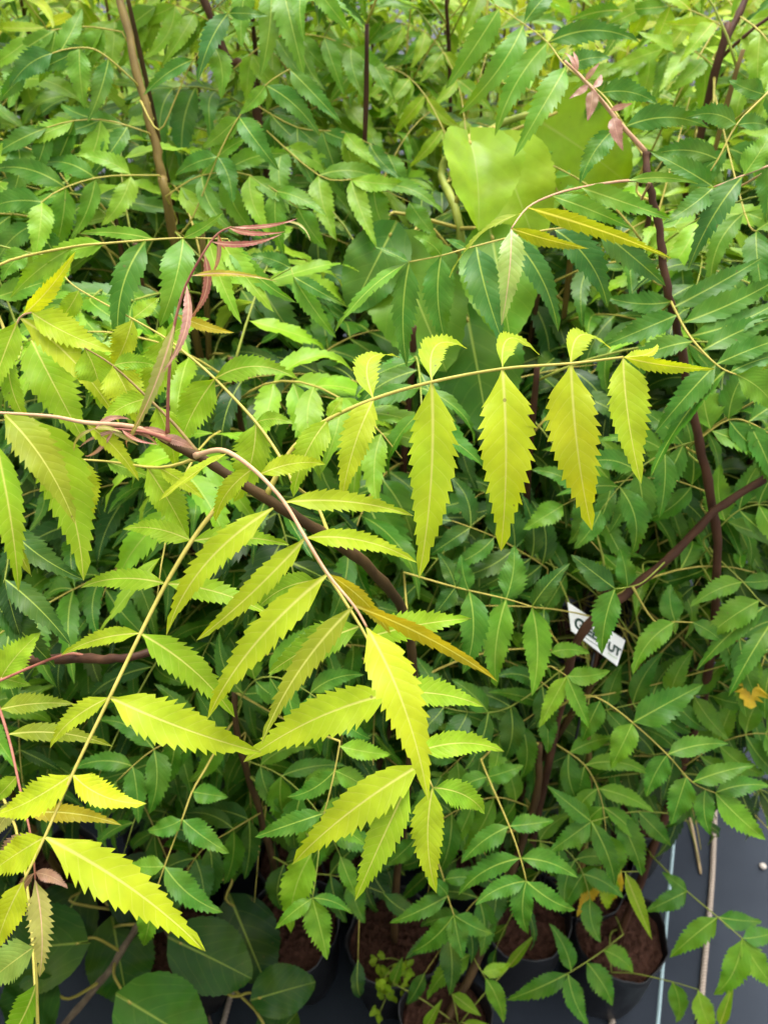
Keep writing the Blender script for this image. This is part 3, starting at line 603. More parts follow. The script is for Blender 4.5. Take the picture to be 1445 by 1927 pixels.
# ------------------------------------------------------------ upper left saplings
p = at(325, 430, .92); b3 = bag(Vector((p.x+.02, p.y+.04, 0)), 'black grow bag under the sapling with the straight olive-brown stem')
P3 = Plant('neem_sapling', 'neem sapling with a straight upright olive-brown stem, tallest beside the pink unfolding leaf', 'sapling', b3)
P3.stem([b3, b3*0.5 + at(325, 430, .92)*0.5, at(325, 430, .92), at(308, 340, .90), at(290, 265, .89), at(258, 130, .88), at(222, -20, .88), at(205, -90, .88)], 0.0056, 0.0040, 'olive')
compound(P2, 'mid', [(430, 450, .64), (345, 448, .63), (275, 452, .62), (200, 458, .61), (140, 464, .60), (20, 490, .60), (-50, 530, .59)][::-1] , [
 (277, 452, 225, 664, 52, {'c': 'green'}), (343, 452, 300, 616, 62, {'c': 'mid'}), (425, 462, 558, 570, 44, {'c': 'mid'}), (410, 470, 516, 588, 52, {'c': 'light'}), (395, 470, 455, 610, 46, {'c': 'light'}), (200, 458, 60, 500, 46, {'c': 'light'}), (285, 448, 150, 440, 30), (140, 465, 20, 560, 44, {'c': 'light'}), (340, 446, 420, 400, 26)], 'rach_y', 1.6, mat='mature')
compound(P3, 'green', [(548, 505, .74), (552, 520, .72)], [(553, 520, 633, 636, 44, {'c': 'mid'}), (556, 516, 655, 578, 30), (548, 512, 470, 480, 40)], 'rach_g', 1.2, mat='mature')
compound(P3, 'green', [(340, 440, .88), (365, 405, .86), (410, 295, .84), (450, 220, .83), (500, 160, .82), (545, 130, .82)], [
 (505, 160, 602, 257, 48), (545, 130, 642, 232, 44), (455, 220, 526, 322, 50), (408, 296, 437, 384, 46), (448, 222, 380, 280, 44, {'c': 'mid'}), (410, 292, 330, 330, 40), (500, 160, 450, 215, 36, {'c': 'mid'})], 'rach_y', 1.5, mat='mature')
compound(P3, 'green', [(255, 155, .87), (205, 110, .85), (165, 90, .84), (100, 100, .83), (50, 140, .83)], [(205, 112, 165, 230, 44), (165, 92, 60, 140, 46), (110, 96, 155, 15, 40, {'c': 'mid'}), (95, 100, 20, 165, 56, {'c': 'blue'}), (150, 95, 160, 205, 44, {'c': 'mid'}), (55, 138, 0, 190, 40)], 'rach_y', 1.5, mat='mature')
compound(P3, 'green', [(265, 190, .87), (300, 245, .86), (335, 175, .84), (365, 112, .83), (430, 25, .82)], [(430, 22, 372, 154, 46, {'c': 'blue'}), (372, 105, 270, 180, 34), (405, 90, 416, 188, 44, {'c': 'mid'}), (440, 10, 505, 30, 30)], 'rach_y', 1.5, mat='mature')
p = at(485, 215, 1.05); b4 = bag(Vector((p.x+.03, p.y+.05, 0)), 'black grow bag deep under the crowded foliage, behind the olive-brown stem')
P4 = Plant('neem_sapling', 'neem sapling with a thin red-brown leaning stem behind the olive-brown stem', 'sapling', b4)
P4.stem([b4, b4*0.5 + p*0.5, p, at(430, 110, 1.02), at(378, -10, 1.0), at(350, -60, 1.0)], 0.0058, 0.0044, 'redbark')
compound(P4, 'mid', [(400, 20, .98), (450, -20, .90), (510, -30, .86), (590, -30, .84)], [(505, -20, 490, 147, 48), (535, -22, 572, 142, 54, {'c': 'mid'}), (582, -20, 575, 82, 30), (470, -18, 455, 90, 42, {'c': 'mid'}), (590, -25, 660, 60, 44)], 'rach_y', 1.4, mat='mature')
p = at(1345, 140, .95); b9 = bag(Vector((p.x+.02, p.y+.05, 0)), 'black grow bag behind the tall red-stemmed sapling')
P9 = Plant('neem_sapling', 'neem sapling with a dark forked stem, behind the tall red-stemmed sapling', 'sapling', b9)
P9.stem([b9, b9*0.5 + p*0.5, p, at(1365, 80, .95), at(1395, 10, .95), at(1420, -50, .95)], 0.0056, 0.0036, 'redbark')
P9.stem([at(1352, 112, .95), at(1410, 60, .92), at(1470, 15, .90)], 0.0024, 0.0016, 'redbark', 'branch')
compound(P9, 'green', [(1470, 150, .74), (1440, 178, .73), (1385, 235, .72), (1350, 300, .72), (1310, 360, .73)], [(1384, 230, 1288, 222, 52, {'bend': -.1}), (1388, 228, 1445, 240, 40), (1440, 175, 1370, 150, 44), (1350, 300, 1225, 292, 50, {'bend': -.1}), (1352, 304, 1300, 345, 40), (1440, 180, 1480, 230, 40)], 'rach_y', 1.6, mat='mature')
compound(P9, 'green', [(1480, 300, .70), (1445, 312, .69), (1398, 330, .68), (1342, 352, .68)], [(1400, 332, 1294, 507, 58, {'c': 'blue'}), (1342, 352, 1248, 420, 52), (1344, 348, 1222, 285, 50), (1396, 326, 1452, 245, 56, {'c': 'mid'}), (1445, 315, 1440, 420, 48)], 'rach_p', 1.6, mat='mature')

# ------------------------------------------------------------ broad-leaved plants
def broad(plant, c, pet, x0, y0, x1, y1, wpx, d, dz=0.02, rmat='rach_y', r=2.0, **k):
    global hero_n
    hero_n += 1
    b = at(x0, y0, d); t_ = at(x1, y1, d+dz); X = t_-b
    M = frame(X, (C0-b).normalized()*0.8 + UP*k.pop('up', 0.3))
    roll = k.pop('roll', 0)
    if roll: M = Matrix.Rotation(R(roll), 3, X.normalized()) @ M
    Q = smooth_path([plant.near_stem(b)] + [at(*q) for q in pet] + [b, b + X*0.03], 4)
    vs, fs = tube(Q, [0.001*r*(1.2-0.5*i/(len(Q)-1)) for i in range(len(Q))], 6, Q[0])
    lo = child('leaf', leaf_mesh('leaf', 'broad', X.length, wpx*d/FPX, hero_n, kind='ovate', teeth=k.pop('teeth', 14), amp=k.pop('amp', .045), fold=k.pop('fold', .12), sag=k.pop('sag', .06), bend=k.pop('bend', 0), wav=.03, asym=.05), plant.e, b, M.to_quaternion(), None, jcol(COL[c], random, .08))
    po = bpy.data.objects.new('petiole', mesh_from('petiole', vs, fs, rmat)); col.objects.link(po)
    po.parent = lo; po.matrix_parent_inverse = Matrix.Identity(4)
    m4 = Matrix.Translation(b) @ M.to_4x4(); po.matrix_basis = m4.inverted() @ Matrix.Translation(Q[0])
    mark(b, t_, wpx*.8, max(d, d+dz)+.02)
PB = Plant('broadleaf_sapling', 'dark plant with large round leaves low on the mat', 'plant', bF)
PB.stem([bF, at(285, 1715, 1.20), at(258, 1745, 1.16), at(205, 1830, 1.14), at(130, 1915, 1.13), at(80, 1980, 1.13)], 0.005, 0.0045, 'greybark')
broad(PB, 'dark', [(300, 1700, 1.16), (330, 1770, 1.12)], 338, 1774, 474, 1842, 128, 1.10)
broad(PB, 'deep', [(430, 1650, 1.18), (425, 1690, 1.18)], 440, 1705, 500, 1850, 118, 1.20)
broad(PB, 'dark', [(420, 1866, 1.16), (470, 1868, 1.15)], 488, 1878, 594, 1848, 92, 1.14)
broad(PB, 'dark', [(480, 1900, 1.17)], 500, 1975, 560, 1905, 90, 1.16)
broad(PB, 'dark', [(180, 1765, 1.12), (150, 1772, 1.10)], 148, 1775, 10, 1790, 150, 1.08)
broad(PB, 'dark', [(240, 1740, 1.15)], 215, 1745, 240, 1885, 125, 1.19)
broad(PB, 'green', [(215, 1835, 1.10), (228, 1860, 1.06)], 243, 1885, 390, 1975, 150, 1.03)
broad(PB, 'dark', [(130, 1880, 1.10), (100, 1860, 1.08)], 90, 1850, 20, 1940, 130, 1.06)
broad(PB, 'deep', [(200, 1700, 1.2)], 230, 1640, 330, 1740, 130, 1.20)
broad(PB, 'deep', [(140, 1700, 1.2)], 150, 1680, 90, 1790, 130, 1.22)
p = at(870, 500, .98); bH = bag(Vector((p.x, p.y+.06, 0)), 'black grow bag under the large heart-shaped leaves')
PH_ = Plant('broadleaf_sapling', 'broad-leaved plant with large lime heart-shaped leaves above the neem foliage', 'plant', bH)
PH_.stem([bH, bH*0.5 + p*0.5, p, at(830, 330, 1.0), at(870, 280, .98), at(945, 232, .96), at(1010, 212, .95)], 0.006, 0.0035, 'rach_g')
broad(PH_, 'lime', [(905, 250, .93), (882, 258, .89)], 884, 268, 900, 436, 150, .86, -.03, fold=.55, roll=-18, r=2.6, sag=.1)
broad(PH_, 'lime', [(930, 240, .94)], 935, 275, 1010, 470, 150, .93, -.02, fold=.2, r=2.4, sag=.1)
broad(PH_, 'lime', [(1040, 215, .98)], 1010, 225, 1180, 345, 190, 1.02, .05, fold=.1)
broad(PH_, 'mid', [(800, 420, .95), (760, 470, .93)], 745, 470, 840, 700, 190, .92, -.03, fold=.1, up=.1)
broad(PH_, 'mid', [(900, 430, .9)], 925, 445, 960, 640, 150, .84, -.02, fold=.15)
broad(PH_, 'green', [(740, 400, .95), (735, 440, .93)], 735, 440, 660, 590, 120, .90, 0, fold=.1)
broad(PH_, 'green', [(900, 600, .95)], 880, 600, 920, 820, 170, .93, -.03, fold=.1)

# ------------------------------------------------------------ name tag, weed, grass
tb = at(1118, 1180, .93)
te = thing('plant_tag', 'white plastic name tag with dark green lettering, behind the slanting red-brown stem', 'plant tag', tb); WLOC[te.name] = tb
cor = [at(1068, 1133, .93), at(1176, 1205, .95), at(1161, 1253, .93), at(1075, 1187, .915)]
ux = (cor[1]-cor[0]).normalized(); nn = ux.cross(cor[3]-cor[0]).normalized()
if nn.dot(C0-tb) < 0: nn = -nn
vs = [c - tb for c in cor] + [c - tb - nn*0.0012 for c in cor]
child('card', mesh_from('card', vs, [(0, 1, 2, 3), (7, 6, 5, 4), (0, 4, 5, 1), (1, 5, 6, 2), (2, 6, 7, 3), (3, 7, 4, 0)], 'tag', smooth=False), te, tb)
uy = nn.cross(ux)
def text(body, px, py, size, mat, name='lettering'):
    cu = bpy.data.curves.new('text', 'FONT'); cu.body = body; cu.size = size; cu.extrude = 0.00015; cu.offset = size*0.03
    tmp = bpy.data.objects.new('text', cu); col.objects.link(tmp)
    bpy.context.view_layer.update()
    me = bpy.data.meshes.new_from_object(tmp.evaluated_get(bpy.context.evaluated_depsgraph_get()))
    bpy.data.objects.remove(tmp); me.materials.clear(); me.materials.append(MAT[mat])
    r_ = (at(px, py, 1)-C0); k = (cor[0]-C0).dot(nn)/r_.dot(nn); pos = C0 + r_*k + nn*0.0004
    child(name, me, te, pos, Matrix((ux, uy, nn)).transposed().to_quaternion())
text('G', 1078, 1178, .0200, 'ink'); text('REEN', 1091, 1185, .0155, 'ink'); text('UT', 1142, 1221, .0150, 'ink')
vs = []; fs = []
for i in range(7):
    q = ux*0.0021*i; k = len(vs); vs += [q, q+ux*0.0015, q+ux*0.0015+uy*0.0012, q+uy*0.0012]; fs.append((k, k+1, k+2, k+3))
r_ = at(1143, 1230, 1)-C0; pos = C0 + r_*((cor[0]-C0).dot(nn)/r_.dot(nn)) + nn*0.0005
child('small_print', mesh_from('small_print', vs, fs, 'ink2', smooth=False), te, pos)
child('small_print', mesh_from('small_print', vs + [v + ux*0.0150 for v in vs], fs + [tuple(i+28 for i in f) for f in fs], 'ink', smooth=False), te, pos - ux*0.0375 + uy*0.0005)
# its stake down to the soil of the shaded bag
st = at(1120, 1228, .94); vs, fs = tube([st - nn*0.002, Vector((bB.x+.03, bB.y+.02, BAGH-.02))], [.0016, .0016], 6, st)
child('stake', mesh_from('stake', vs, fs, 'bag'), te, st)

def tiny(name, mat, seed, ratio=.7): return leaf_mesh(name, mat, 1, ratio, seed, kind='ovate', teeth=4, amp=.02)
TINY = [tiny('leaf', 'young', i) for i in range(3)]
wp = at(748, 1835, 1.22); we = thing('weed', 'small yellow-green weed with tiny round leaves in the soil of a grow bag', 'weed', bC + Vector((.015, -.03, 0))); WLOC[we.name] = bC + Vector((.015, -.03, 0))
rn = random.Random(5); w0 = WLOC[we.name]
for i in range(14):
    tgt = at(748 + rn.gauss(0, 30), 1838 + rn.gauss(0, 28), 1.21 + rn.uniform(-.03, .03))
    Q = smooth_path([w0, (w0+tgt)/2 + Vector((0, 0, .012)), tgt], 3); vs, fs = tube(Q, [.0009]*len(Q), 4, w0)
    so_ = child('stem', mesh_from('weed_stem', vs, fs, 'rach_g'), we, w0)
    for k in range(5):
        p = Q[-1] + Vector((rn.uniform(-1, 1), rn.uniform(-1, 1), rn.uniform(-.4, .8)))*.008; d_ = Vector((rn.uniform(-1, 1), rn.uniform(-1, 1), rn.uniform(-.2, .5)))
        s_ = rn.uniform(.008, .013); child('leaf', TINY[k % 3], so_, p, frame(d_, UP+Vector((rn.uniform(-.4, .4), -.4, 0))).to_quaternion(), (s_, s_, s_), jcol(COL['lime'], rn, .2))
def grass(label, base, blades):
    e = thing('grass_tuft', label, 'grass', base); WLOC[e.name] = base
    for j, (x0, y0, x1, y1, wpx, d, c) in enumerate(blades):
        b, t_ = at(x0, y0, d), at(x1, y1, d-.01); X = t_-b
        child('blade', leaf_mesh('blade', 'young', X.length, wpx*d/FPX, 900+j, teeth=3, amp=.01, sag=.08, fold=.4), e, b, frame(X, (C0-b)+UP*.3).to_quaternion(), None, COL[c])
        Q = smooth_path([base, (base+b)/2 + UP*.01, b], 3); vs, fs = tube(Q, [.0011]*len(Q), 5, base); child('stalk', mesh_from('stalk', vs, fs, 'rach_g'), e, base)
grass('light green grass blades growing in the bag below the bare brown stem', bD + Vector((.02, .0, 0)), [(955, 1822, 1008, 1756, 18, 1.17, 'light'), (850, 1870, 905, 1912, 24, 1.16, 'light'), (800, 1935, 832, 1880, 20, 1.17, 'light'), (870, 1925, 940, 1938, 16, 1.16, 'light'), (740, 1850, 758, 1800, 20, 1.18, 'mid')])
grass('single bright green grass blade standing on the mat beside the twisted cord', gnd(1352, 1975), [(1354, 1930, 1380, 1848, 22, 1.22, 'light'), (1330, 1960, 1345, 1905, 16, 1.25, 'mid')])

# ------------------------------------------------------------ more fronds that the photograph shows one by one
def frond(plant, pts, n, lpx, wpx, c, hang, rmat='rach_y', mat='mature', r=1.4, seed=0, alt=None):
    """rachis through (x, y, distance), n pairs of leaflets lpx long; hang 0 = spread, 1 = hanging straight down"""
    rn = random.Random(seed + int(pts[0][0])); lf = []
    P = [Vector(q) for q in smooth_path(pts, 6)]
    for j in range(n+1):
        f = 0.16 + 0.84*j/n; i = min(len(P)-2, int(f*(len(P)-1))); q = P[i].lerp(P[i+1], min(1, f*(len(P)-1)-i))
        T = Vector((P[i+1].x-P[i].x, P[i+1].y-P[i].y)).normalized(); S = Vector((-T.y, T.x))
        for sg in ((1, -1) if j < n else (0,)):
            d2 = (S*sg*rn.uniform(.6, .95) + T*rn.uniform(.45, .75)) if sg else T
            d2 = (d2.normalized()*(1-hang) + Vector((rn.uniform(-.15, .15)+.25*T.x, 1))*hang*rn.uniform(.7, 1.2)).normalized()
            l = lpx*rn.uniform(.82, 1.12)*(.72 + .38*math.sin(math.pi*(.2+.7*f)))
            cc = rn.choice(alt) if alt and rn.random() < .4 else c
            lf.append((q.x, q.y, q.x+d2.x*l, q.y+d2.y*l, wpx*rn.uniform(.85, 1.15)*1.15, {'c': cc, 'bend': rn.uniform(.02, .13)*(1 if d2.x*T.y-d2.y*T.x > 0 else -1), 'dz': rn.uniform(-.02, .03), 'up': rn.uniform(.3, .9)}))
    compound(plant, c, pts, lf, rmat, r, mat)
# upper third, hanging
for k, (pl_, pts, n, l, w_, c, hg) in enumerate([
 (P3, [(230, 60, .90), (150, 50, .92), (60, 70, .92), (-20, 130, .92)], 5, 115, 38, 'mid', .55),
 (P3, [(280, 250, .88), (190, 225, .86), (90, 240, .84), (-10, 300, .84)], 5, 130, 42, 'green', .5),
 (P3, [(300, 330, .88), (180, 335, .84), (80, 380, .80), (60, 460, .80)], 5, 125, 42, 'green', .35),
 (P3, [(312, 370, .88), (380, 330, .86), (470, 330, .85), (560, 390, .85)], 5, 120, 40, 'mid', .5),
 (P4, [(440, 130, 1.0), (520, 70, .98), (610, 70, .97), (700, 110, .97)], 5, 105, 34, 'mid', .6),
 (P4, [(470, 190, 1.02), (560, 240, .98), (650, 250, .97), (730, 290, .97)], 5, 110, 36, 'green', .6),
 (P4, [(485, 230, 1.02), (600, 330, .92), (680, 340, .90), (770, 380, .90)], 4, 120, 38, 'mid', .5),
 (P4, [(395, 40, 1.0), (330, 10, .98), (260, 20, .98), (180, 60, .98)], 5, 110, 36, 'light', .6),
 (PH_, [(860, 300, 1.02), (800, 180, 1.06), (740, 130, 1.08), (660, 140, 1.08)], 5, 85, 26, 'lime', .6),
 (PH_, [(880, 290, 1.04), (860, 150, 1.12), (800, 60, 1.16), (720, 40, 1.18)], 5, 80, 25, 'lime', .6),
 (P9, [(1350, 130, .98), (1290, 90, .99), (1220, 100, 1.0), (1140, 150, 1.0)], 5, 105, 34, 'light', .5),
 (P9, [(1375, 60, .97), (1300, 20, .98), (1220, 10, 1.0), (1130, 30, 1.02)], 5, 100, 32, 'lime', .5),
 (P9, [(1390, 30, .95), (1430, 60, .90), (1470, 120, .88), (1490, 200, .88)], 4, 110, 38, 'light', .4),
 (P9, [(1345, 180, .95), (1400, 400, .80), (1430, 440, .78), (1480, 490, .78)], 4, 130, 44, 'green', .2)]):
    frond(pl_, pts, n, l, w_, c, hg, seed=k*7, alt=['mid', 'light'], mat='young' if c == 'lime' else 'mature')
# lower right and lower middle, spread flat and seen from above
for k, (pl_, pts, n, l, w_, c) in enumerate([
 (P6, [(1060, 1300, .93), (980, 1360, .95), (900, 1400, .96), (830, 1460, .97)], 5, 100, 36, 'green'),
 (P6, [(1100, 1345, .98), (1190, 1325, .98), (1260, 1310, .98), (1340, 1310, .99)], 5, 105, 36, 'green'),
 (P6, [(1045, 1400, .98), (1100, 1440, .98), (1130, 1500, .98), (1140, 1570, .98)], 4, 105, 38, 'mid'),
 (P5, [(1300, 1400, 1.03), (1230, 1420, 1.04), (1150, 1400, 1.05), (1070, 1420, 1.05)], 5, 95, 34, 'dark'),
 (P5, [(1290, 1440, 1.05), (1350, 1400, 1.02), (1420, 1380, 1.0), (1490, 1390, 1.0)], 4, 110, 38, 'mid'),
 (P5, [(1335, 1180, .93), (1390, 1200, .92), (1440, 1240, .92), (1480, 1290, .92)], 4, 115, 40, 'green'),
 (P5, [(1340, 930, .86), (1250, 900, .86), (1150, 910, .86), (1060, 950, .86)], 5, 125, 42, 'green'),
 (P5, [(1345, 1000, .88), (1390, 960, .86), (1440, 950, .85), (1500, 970, .85)], 4, 120, 42, 'mid'),
 (P5, [(1310, 830, .79), (1370, 790, .78), (1420, 800, .78), (1480, 840, .78)], 4, 125, 44, 'green'),
 (P5, [(1310, 830, .80), (1250, 850, .80), (1180, 900, .80), (1130, 960, .80)], 4, 125, 44, 'green'),
 (P7, [(1000, 1520, 1.03), (930, 1500, 1.0), (850, 1530, .99), (780, 1580, .98)], 5, 100, 36, 'green'),
 (P7, [(985, 1580, 1.06), (1050, 1590, 1.05), (1090, 1630, 1.05), (1110, 1690, 1.05)], 4, 95, 34, 'green'),
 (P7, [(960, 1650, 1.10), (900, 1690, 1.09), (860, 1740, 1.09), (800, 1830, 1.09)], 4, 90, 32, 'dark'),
 (P8, [(460, 1430, .92), (530, 1460, .90), (600, 1530, .89), (640, 1610, .89)], 5, 105, 38, 'green'),
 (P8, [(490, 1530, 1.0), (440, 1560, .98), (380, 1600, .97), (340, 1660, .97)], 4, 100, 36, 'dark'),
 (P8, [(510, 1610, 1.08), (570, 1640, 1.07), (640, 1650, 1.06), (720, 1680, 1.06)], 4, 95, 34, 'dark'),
 (P8, [(450, 1390, .90), (370, 1380, .86), (290, 1410, .84), (220, 1470, .83)], 5, 110, 40, 'green'),
 (P8, [(445, 1330, .87), (480, 1280, .80), (540, 1280, .77), (620, 1330, .76)], 5, 110, 40, 'green'),
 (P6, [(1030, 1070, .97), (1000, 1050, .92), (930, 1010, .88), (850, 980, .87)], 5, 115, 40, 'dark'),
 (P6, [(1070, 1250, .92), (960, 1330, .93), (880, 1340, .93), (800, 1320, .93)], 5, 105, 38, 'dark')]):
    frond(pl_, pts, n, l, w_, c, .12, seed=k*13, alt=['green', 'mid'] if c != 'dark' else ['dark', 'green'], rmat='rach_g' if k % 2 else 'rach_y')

FILL = True
# ------------------------------------------------------------ the crowded bed behind
VAR = {'mature': [leaf_mesh('leaflet', 'mature', 1, random.Random(i).uniform(.22, .31), 500+i, bend=random.Random(i*3).uniform(-.14, .14), sag=random.Random(i*5).uniform(-.02, .17), fold=random.Random(i*7).uniform(.05, .35), teeth=9, amp=.23, wav=.06, asym=.15*(-1)**i, tipcurl=random.Random(i*11).uniform(0, .5), twist=random.Random(i*13).uniform(-.5, .5)) for i in range(24)],
       'young': [leaf_mesh('leaflet', 'young', 1, random.Random(i+50).uniform(.20, .29), 600+i, bend=random.Random(i*3).uniform(-.14, .14), sag=random.Random(i*5).uniform(-.02, .17), fold=random.Random(i*7).uniform(.05, .3), teeth=11, amp=.24, wav=.03, asym=.15*(-1)**i, tipcurl=random.Random(i*11).uniform(0, .4)) for i in range(12)]}
LAYERS = {}
MAXL = 11
# openings where the photograph shows bags, mat or deep gaps (x0,y0,x1,y1)
OPEN = [(1240, 1590, 1500, 2000), (1090, 1690, 1235, 1850), (690, 1730, 800, 1900), (1062, 1125, 1182, 1262), (300, 1780, 640, 1990)]
def allowed(b, t_, size):
    """does a leaflet from b to t_ keep clear of the leaves standing in front, and is it seen at all"""
    m = (b+t_)/2; seen = False; cells = []
    for p in (b, b*.5+m*.5, m, m*.5+t_*.5, t_):
        x, y, d = proj(p)
        if d < 0.40: return None
        if -300 < x < PW+300 and -220 < y < PH+100: seen = True
        for (x0, y0, x1, y1) in OPEN:
            if x0 < x < x1 and y0 < y < y1 and d < 1.6: return None
        if y > 1690 and random.random() < .16: return None
        dm = 0.66 if y < 1000 else 0.72
        if x < 700 and y > 380: dm = 0.60
        if d < dm: return None
        k = (int(x//CELL), int(y//CELL))
        if HERO.get(k, 0) > d: return None
        cells.append(k)
    if not seen: return None
    if all(LAYERS.get(k, 0) >= (MAXL if d < 1.4 else 7) for k in cells): return None
    return cells
NLEAF = 0
def plan_leaf(s0, az, elev, Lr, pairs, rn, size, ok):
    P = [s0]; dirv = Vector((math.cos(az)*math.cos(elev), math.sin(az)*math.cos(elev), math.sin(elev))); n = 9
    side = UP.cross(dirv).normalized(); dz_ = rn.uniform(0.8, 1.6)/n; cv = rn.uniform(-.05, .05)
    for i in range(n):
        P.append(P[-1] + dirv*(Lr/n)); dirv = (dirv - UP*dz_ + side*cv).normalized()
    items = []; start = 0.28
    for p in P[2:]:                                   # the rachis keeps behind the leaves placed in front
        x, y, d = proj(p)
        if ok is outside and d > 0 and -60 < x < PW+60 and y < PH+60: return None
        if ok is allowed and (d < 0.56 or HERO.get((int(x//CELL), int(y//CELL)), 0) > d+.03): return None
    for j in range(pairs+1):
        f = start + (1-start)*j/pairs; i = min(n-1, int(f*n)); b = P[i].lerp(P[i+1], f*n-i) if f < 1 else P[n]
        T = (P[min(i+1, n)] - P[max(i-1, 0)]).normalized(); S = T.cross(UP); S = S.normalized() if S.length > .05 else side
        L0 = size*(0.72 + 0.5*math.sin(math.pi*(0.15+0.75*f)))
        for sg in ((1, -1) if j < pairs else (0,)):
            if sg: X = S*sg*rn.uniform(.55, .95) + T*rn.uniform(.35, .75) - UP*rn.uniform(.15, 1.0)
            else: X = T + Vector((rn.uniform(-.2, .2), rn.uniform(-.2, .2), -rn.uniform(0, .4)))
            X.normalize(); L = L0*rn.uniform(.85, 1.15)
            cl = ok(b, b + X*L, L)
            if cl is None: continue
            nrm = UP + Vector((rn.uniform(-.45, .45), rn.uniform(-.55, .35), 0)) + T*rn.uniform(-.2, .2)
            items.append((b, X, nrm, L, cl))
    if len(items) < 3: return None
    for it in items:
        for k in it[4]: LAYERS[k] = LAYERS.get(k, 0) + 0.55
    return P, items
def outside(b, t_, size):
    """unseen saplings added for shade: nothing of them reaches into the view"""
    for p in (b, t_):
        x, y, d = proj(p)
        if d > 0 and -60 < x < PW+60 and y < PH+60: return None
    return [] if b.z > .1 else None
def fill_plant(base, h, rn, young, label, group, nleaf, zmin, ok):
    global NLEAF
    lean = Vector((rn.uniform(-.10, .10), rn.uniform(-.10, .10), 0))
    pts = [base, base + lean*.4 + UP*(h*.35), base + lean*.9 + UP*(h*.65), base + lean*1.2 + UP*(h-base.z)]
    S = smooth_path(pts, 6); top_i = 0
    if ok is outside and any(proj(q)[2] > 0 and -40 < proj(q)[0] < PW+40 and proj(q)[1] < PH+40 for q in S): return False
    plans = []; az = rn.uniform(0, 6.28)
    for i in range(nleaf):
        f = 1 - (i/nleaf)*(1 - zmin); idx = f*(len(S)-1); k = min(len(S)-2, int(idx)); s0 = S[k].lerp(S[k+1], idx-k)
        az += 2.4 + rn.uniform(-.3, .3); top = i/nleaf
        elev = R(62 - 55*top) + rn.uniform(-.2, .2)
        size = rn.uniform(.074, .100)*(0.8 if i < 2 else 1)*(.80 if base.y < .78 else 1)
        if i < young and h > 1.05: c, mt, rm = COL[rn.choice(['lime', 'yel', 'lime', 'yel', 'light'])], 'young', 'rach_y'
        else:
            c = COL[rn.choice(['green', 'dark', 'green', 'dark', 'mid'] if h < 1.05 and top < .4 else ['light', 'light', 'mid', 'mid', 'green'] if h >= 1.05 and top < (.35 if base.y < 1.2 else .5) else ['dark', 'dark', 'deep', 'green', 'green'])]; mt, rm = 'mature', rn.choice(['rach_y', 'rach_g'])  # paler upper, darker lower: stronger light on upper leaves put into colour
        x, y, d = proj(s0)
        if ok is allowed and (HERO.get((int(x//CELL), int(y//CELL)), 0) > d or d < .58): continue
        pl_ = plan_leaf(s0, az, elev, rn.uniform(.20, .32), rn.randint(4, 6), rn, size, ok)
        if pl_ is None: continue
        plans.append((*pl_, c, mt, rm)); top_i = max(top_i, k+1)
    if len(plans) < 2: return False
    pl = Plant('neem_sapling', label, 'sapling', base, group)
    r1 = 0.0056 - 0.0032*top_i/(len(S)-1)
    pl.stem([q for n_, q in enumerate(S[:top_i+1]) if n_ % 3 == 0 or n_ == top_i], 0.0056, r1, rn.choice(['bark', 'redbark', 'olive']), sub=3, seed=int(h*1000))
    for (P, items, c, mt, rm) in plans:
        n = len(P)-1; vs, fs = tube(P, [0.0013*(1.2-.8*i/n) for i in range(n+1)], 5, P[0])
        lo = child('compound_leaf', mesh_from('rachis', vs, fs, rm), pl.e, P[0])
        for (bb, X, nrm, L, cl) in items:
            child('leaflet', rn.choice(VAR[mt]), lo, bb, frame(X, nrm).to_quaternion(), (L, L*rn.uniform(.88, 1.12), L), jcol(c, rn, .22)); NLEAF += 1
    return True
rn = random.Random(11)
A0 = Vector((bA.x, bA.y, 0)); spots = []; sp_ = 0.235
for i in range(-1, 17):
    for j in range(-6, 13):
        if -4 < j < 0 and not (j == -3 and i > 2): continue                      # the aisle of bare mat
        p = A0 + U*(i*sp_ + rn.uniform(-.03, .03)) + V*(j*sp_ + rn.uniform(-.03, .03))
        if p.y < 0.44 or p.y > 3.6: continue
        if abs(p.x) > 0.65*p.y + 0.75: continue
        if min((p - Vector((q.x, q.y, 0))).length for q in BAGPOS) < 0.14: continue
        spots.append(p)
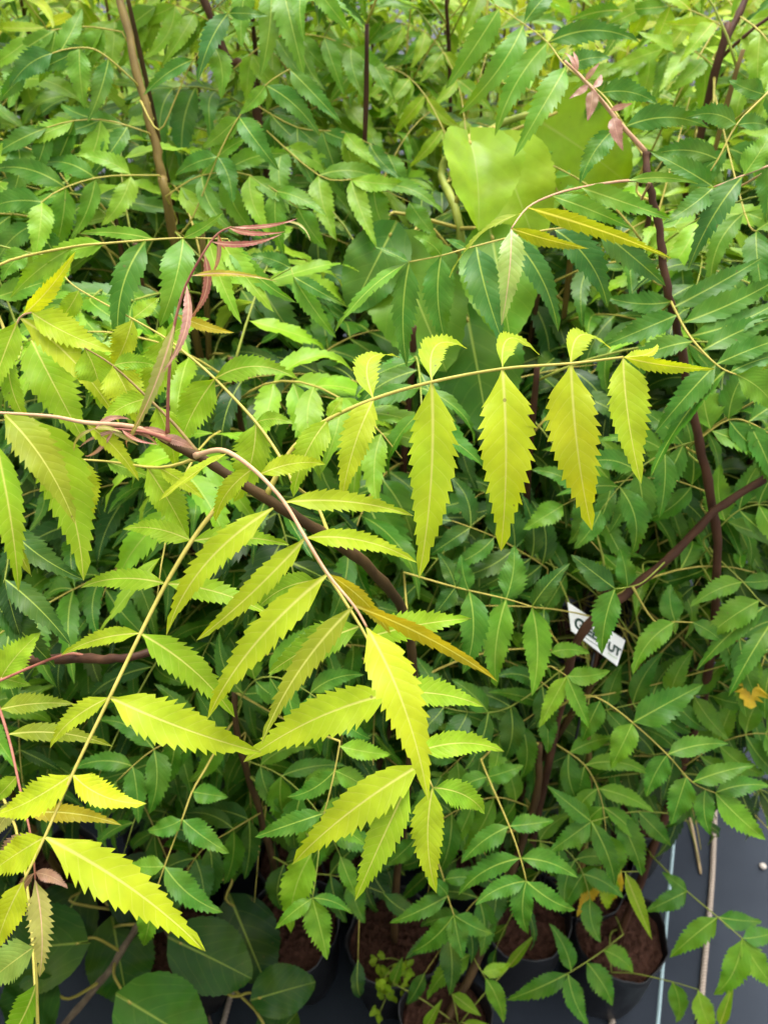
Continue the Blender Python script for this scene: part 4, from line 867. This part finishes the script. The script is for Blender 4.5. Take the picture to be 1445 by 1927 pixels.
for i in range(0, 8):
    for j in range(0, 12):
        p = A0 + U*((i+.5)*sp_ + rn.uniform(-.03, .03)) + V*((j+.5)*sp_ + rn.uniform(-.03, .03))
        if p.y < 0.42 or p.y > 1.35 or abs(p.x) > 0.65*p.y + 0.5: continue
        if min((p - Vector((q.x, q.y, 0))).length for q in BAGPOS) < 0.10: continue
        spots.append(p)
for k in range(22):
    p = Vector((rn.uniform(-.45, .50), rn.uniform(.46, 1.05), 0))
    if min((p - Vector((q.x, q.y, 0))).length for q in BAGPOS) < 0.08: continue
    spots.append(p)
spots.sort(key=lambda p: p.y)
for p in spots:
    far = p.y > 1.5
    h = rn.uniform(1.16, 1.42) if not far else rn.uniform(1.20, 1.40)
    if p.y < .78: h = rn.uniform(.62, 1.02)
    lime = far and rn.random() < .75
    lb = 'neem sapling with lime young leaves crowded at the back of the nursery bed' if lime else ('green neem sapling standing far back in the crowded nursery bed' if far else 'dark green neem sapling crowded into the bed behind the bright shoot')
    gp = 'lime-topped saplings at the back' if lime else ('green saplings at the back' if far else 'green saplings in the near bed')
    bagged = p.y < 1.4
    if fill_plant(Vector((p.x, p.y, BAGH-.01 if bagged else .005)), h, rn, (10 if lime else (5 if far else 2)), lb, gp, 28 if not far else 14, (.24 if not far else .5), allowed) and bagged:
        bag(p, 'black grow bag hidden deep under the crowded saplings', 'grow bags under the bed')
# unseen saplings and bags, added below and beside the view for shade
for i in range(-6, 0):
    for j in range(1, 8):
        p = A0 + U*(i*sp_ + rn.uniform(-.03, .03)) + V*(j*sp_ + .06 + rn.uniform(-.03, .03))
        if p.y > .33 or p.y < -.75 or (p.length < .16): continue
        if fill_plant(Vector((p.x, p.y, BAGH-.01)), rn.uniform(.75, 1.05), rn, 0, 'green neem sapling added out of view to shade the lower plants', 'shading saplings added out of view', 15, .3, outside):
            bag(p, 'black grow bag of a shading sapling added out of view', 'grow bags of the added shading saplings')
print('LEAFLETS', NLEAF, 'OBJECTS', len(bpy.data.objects), 'SPOTS', len(spots))
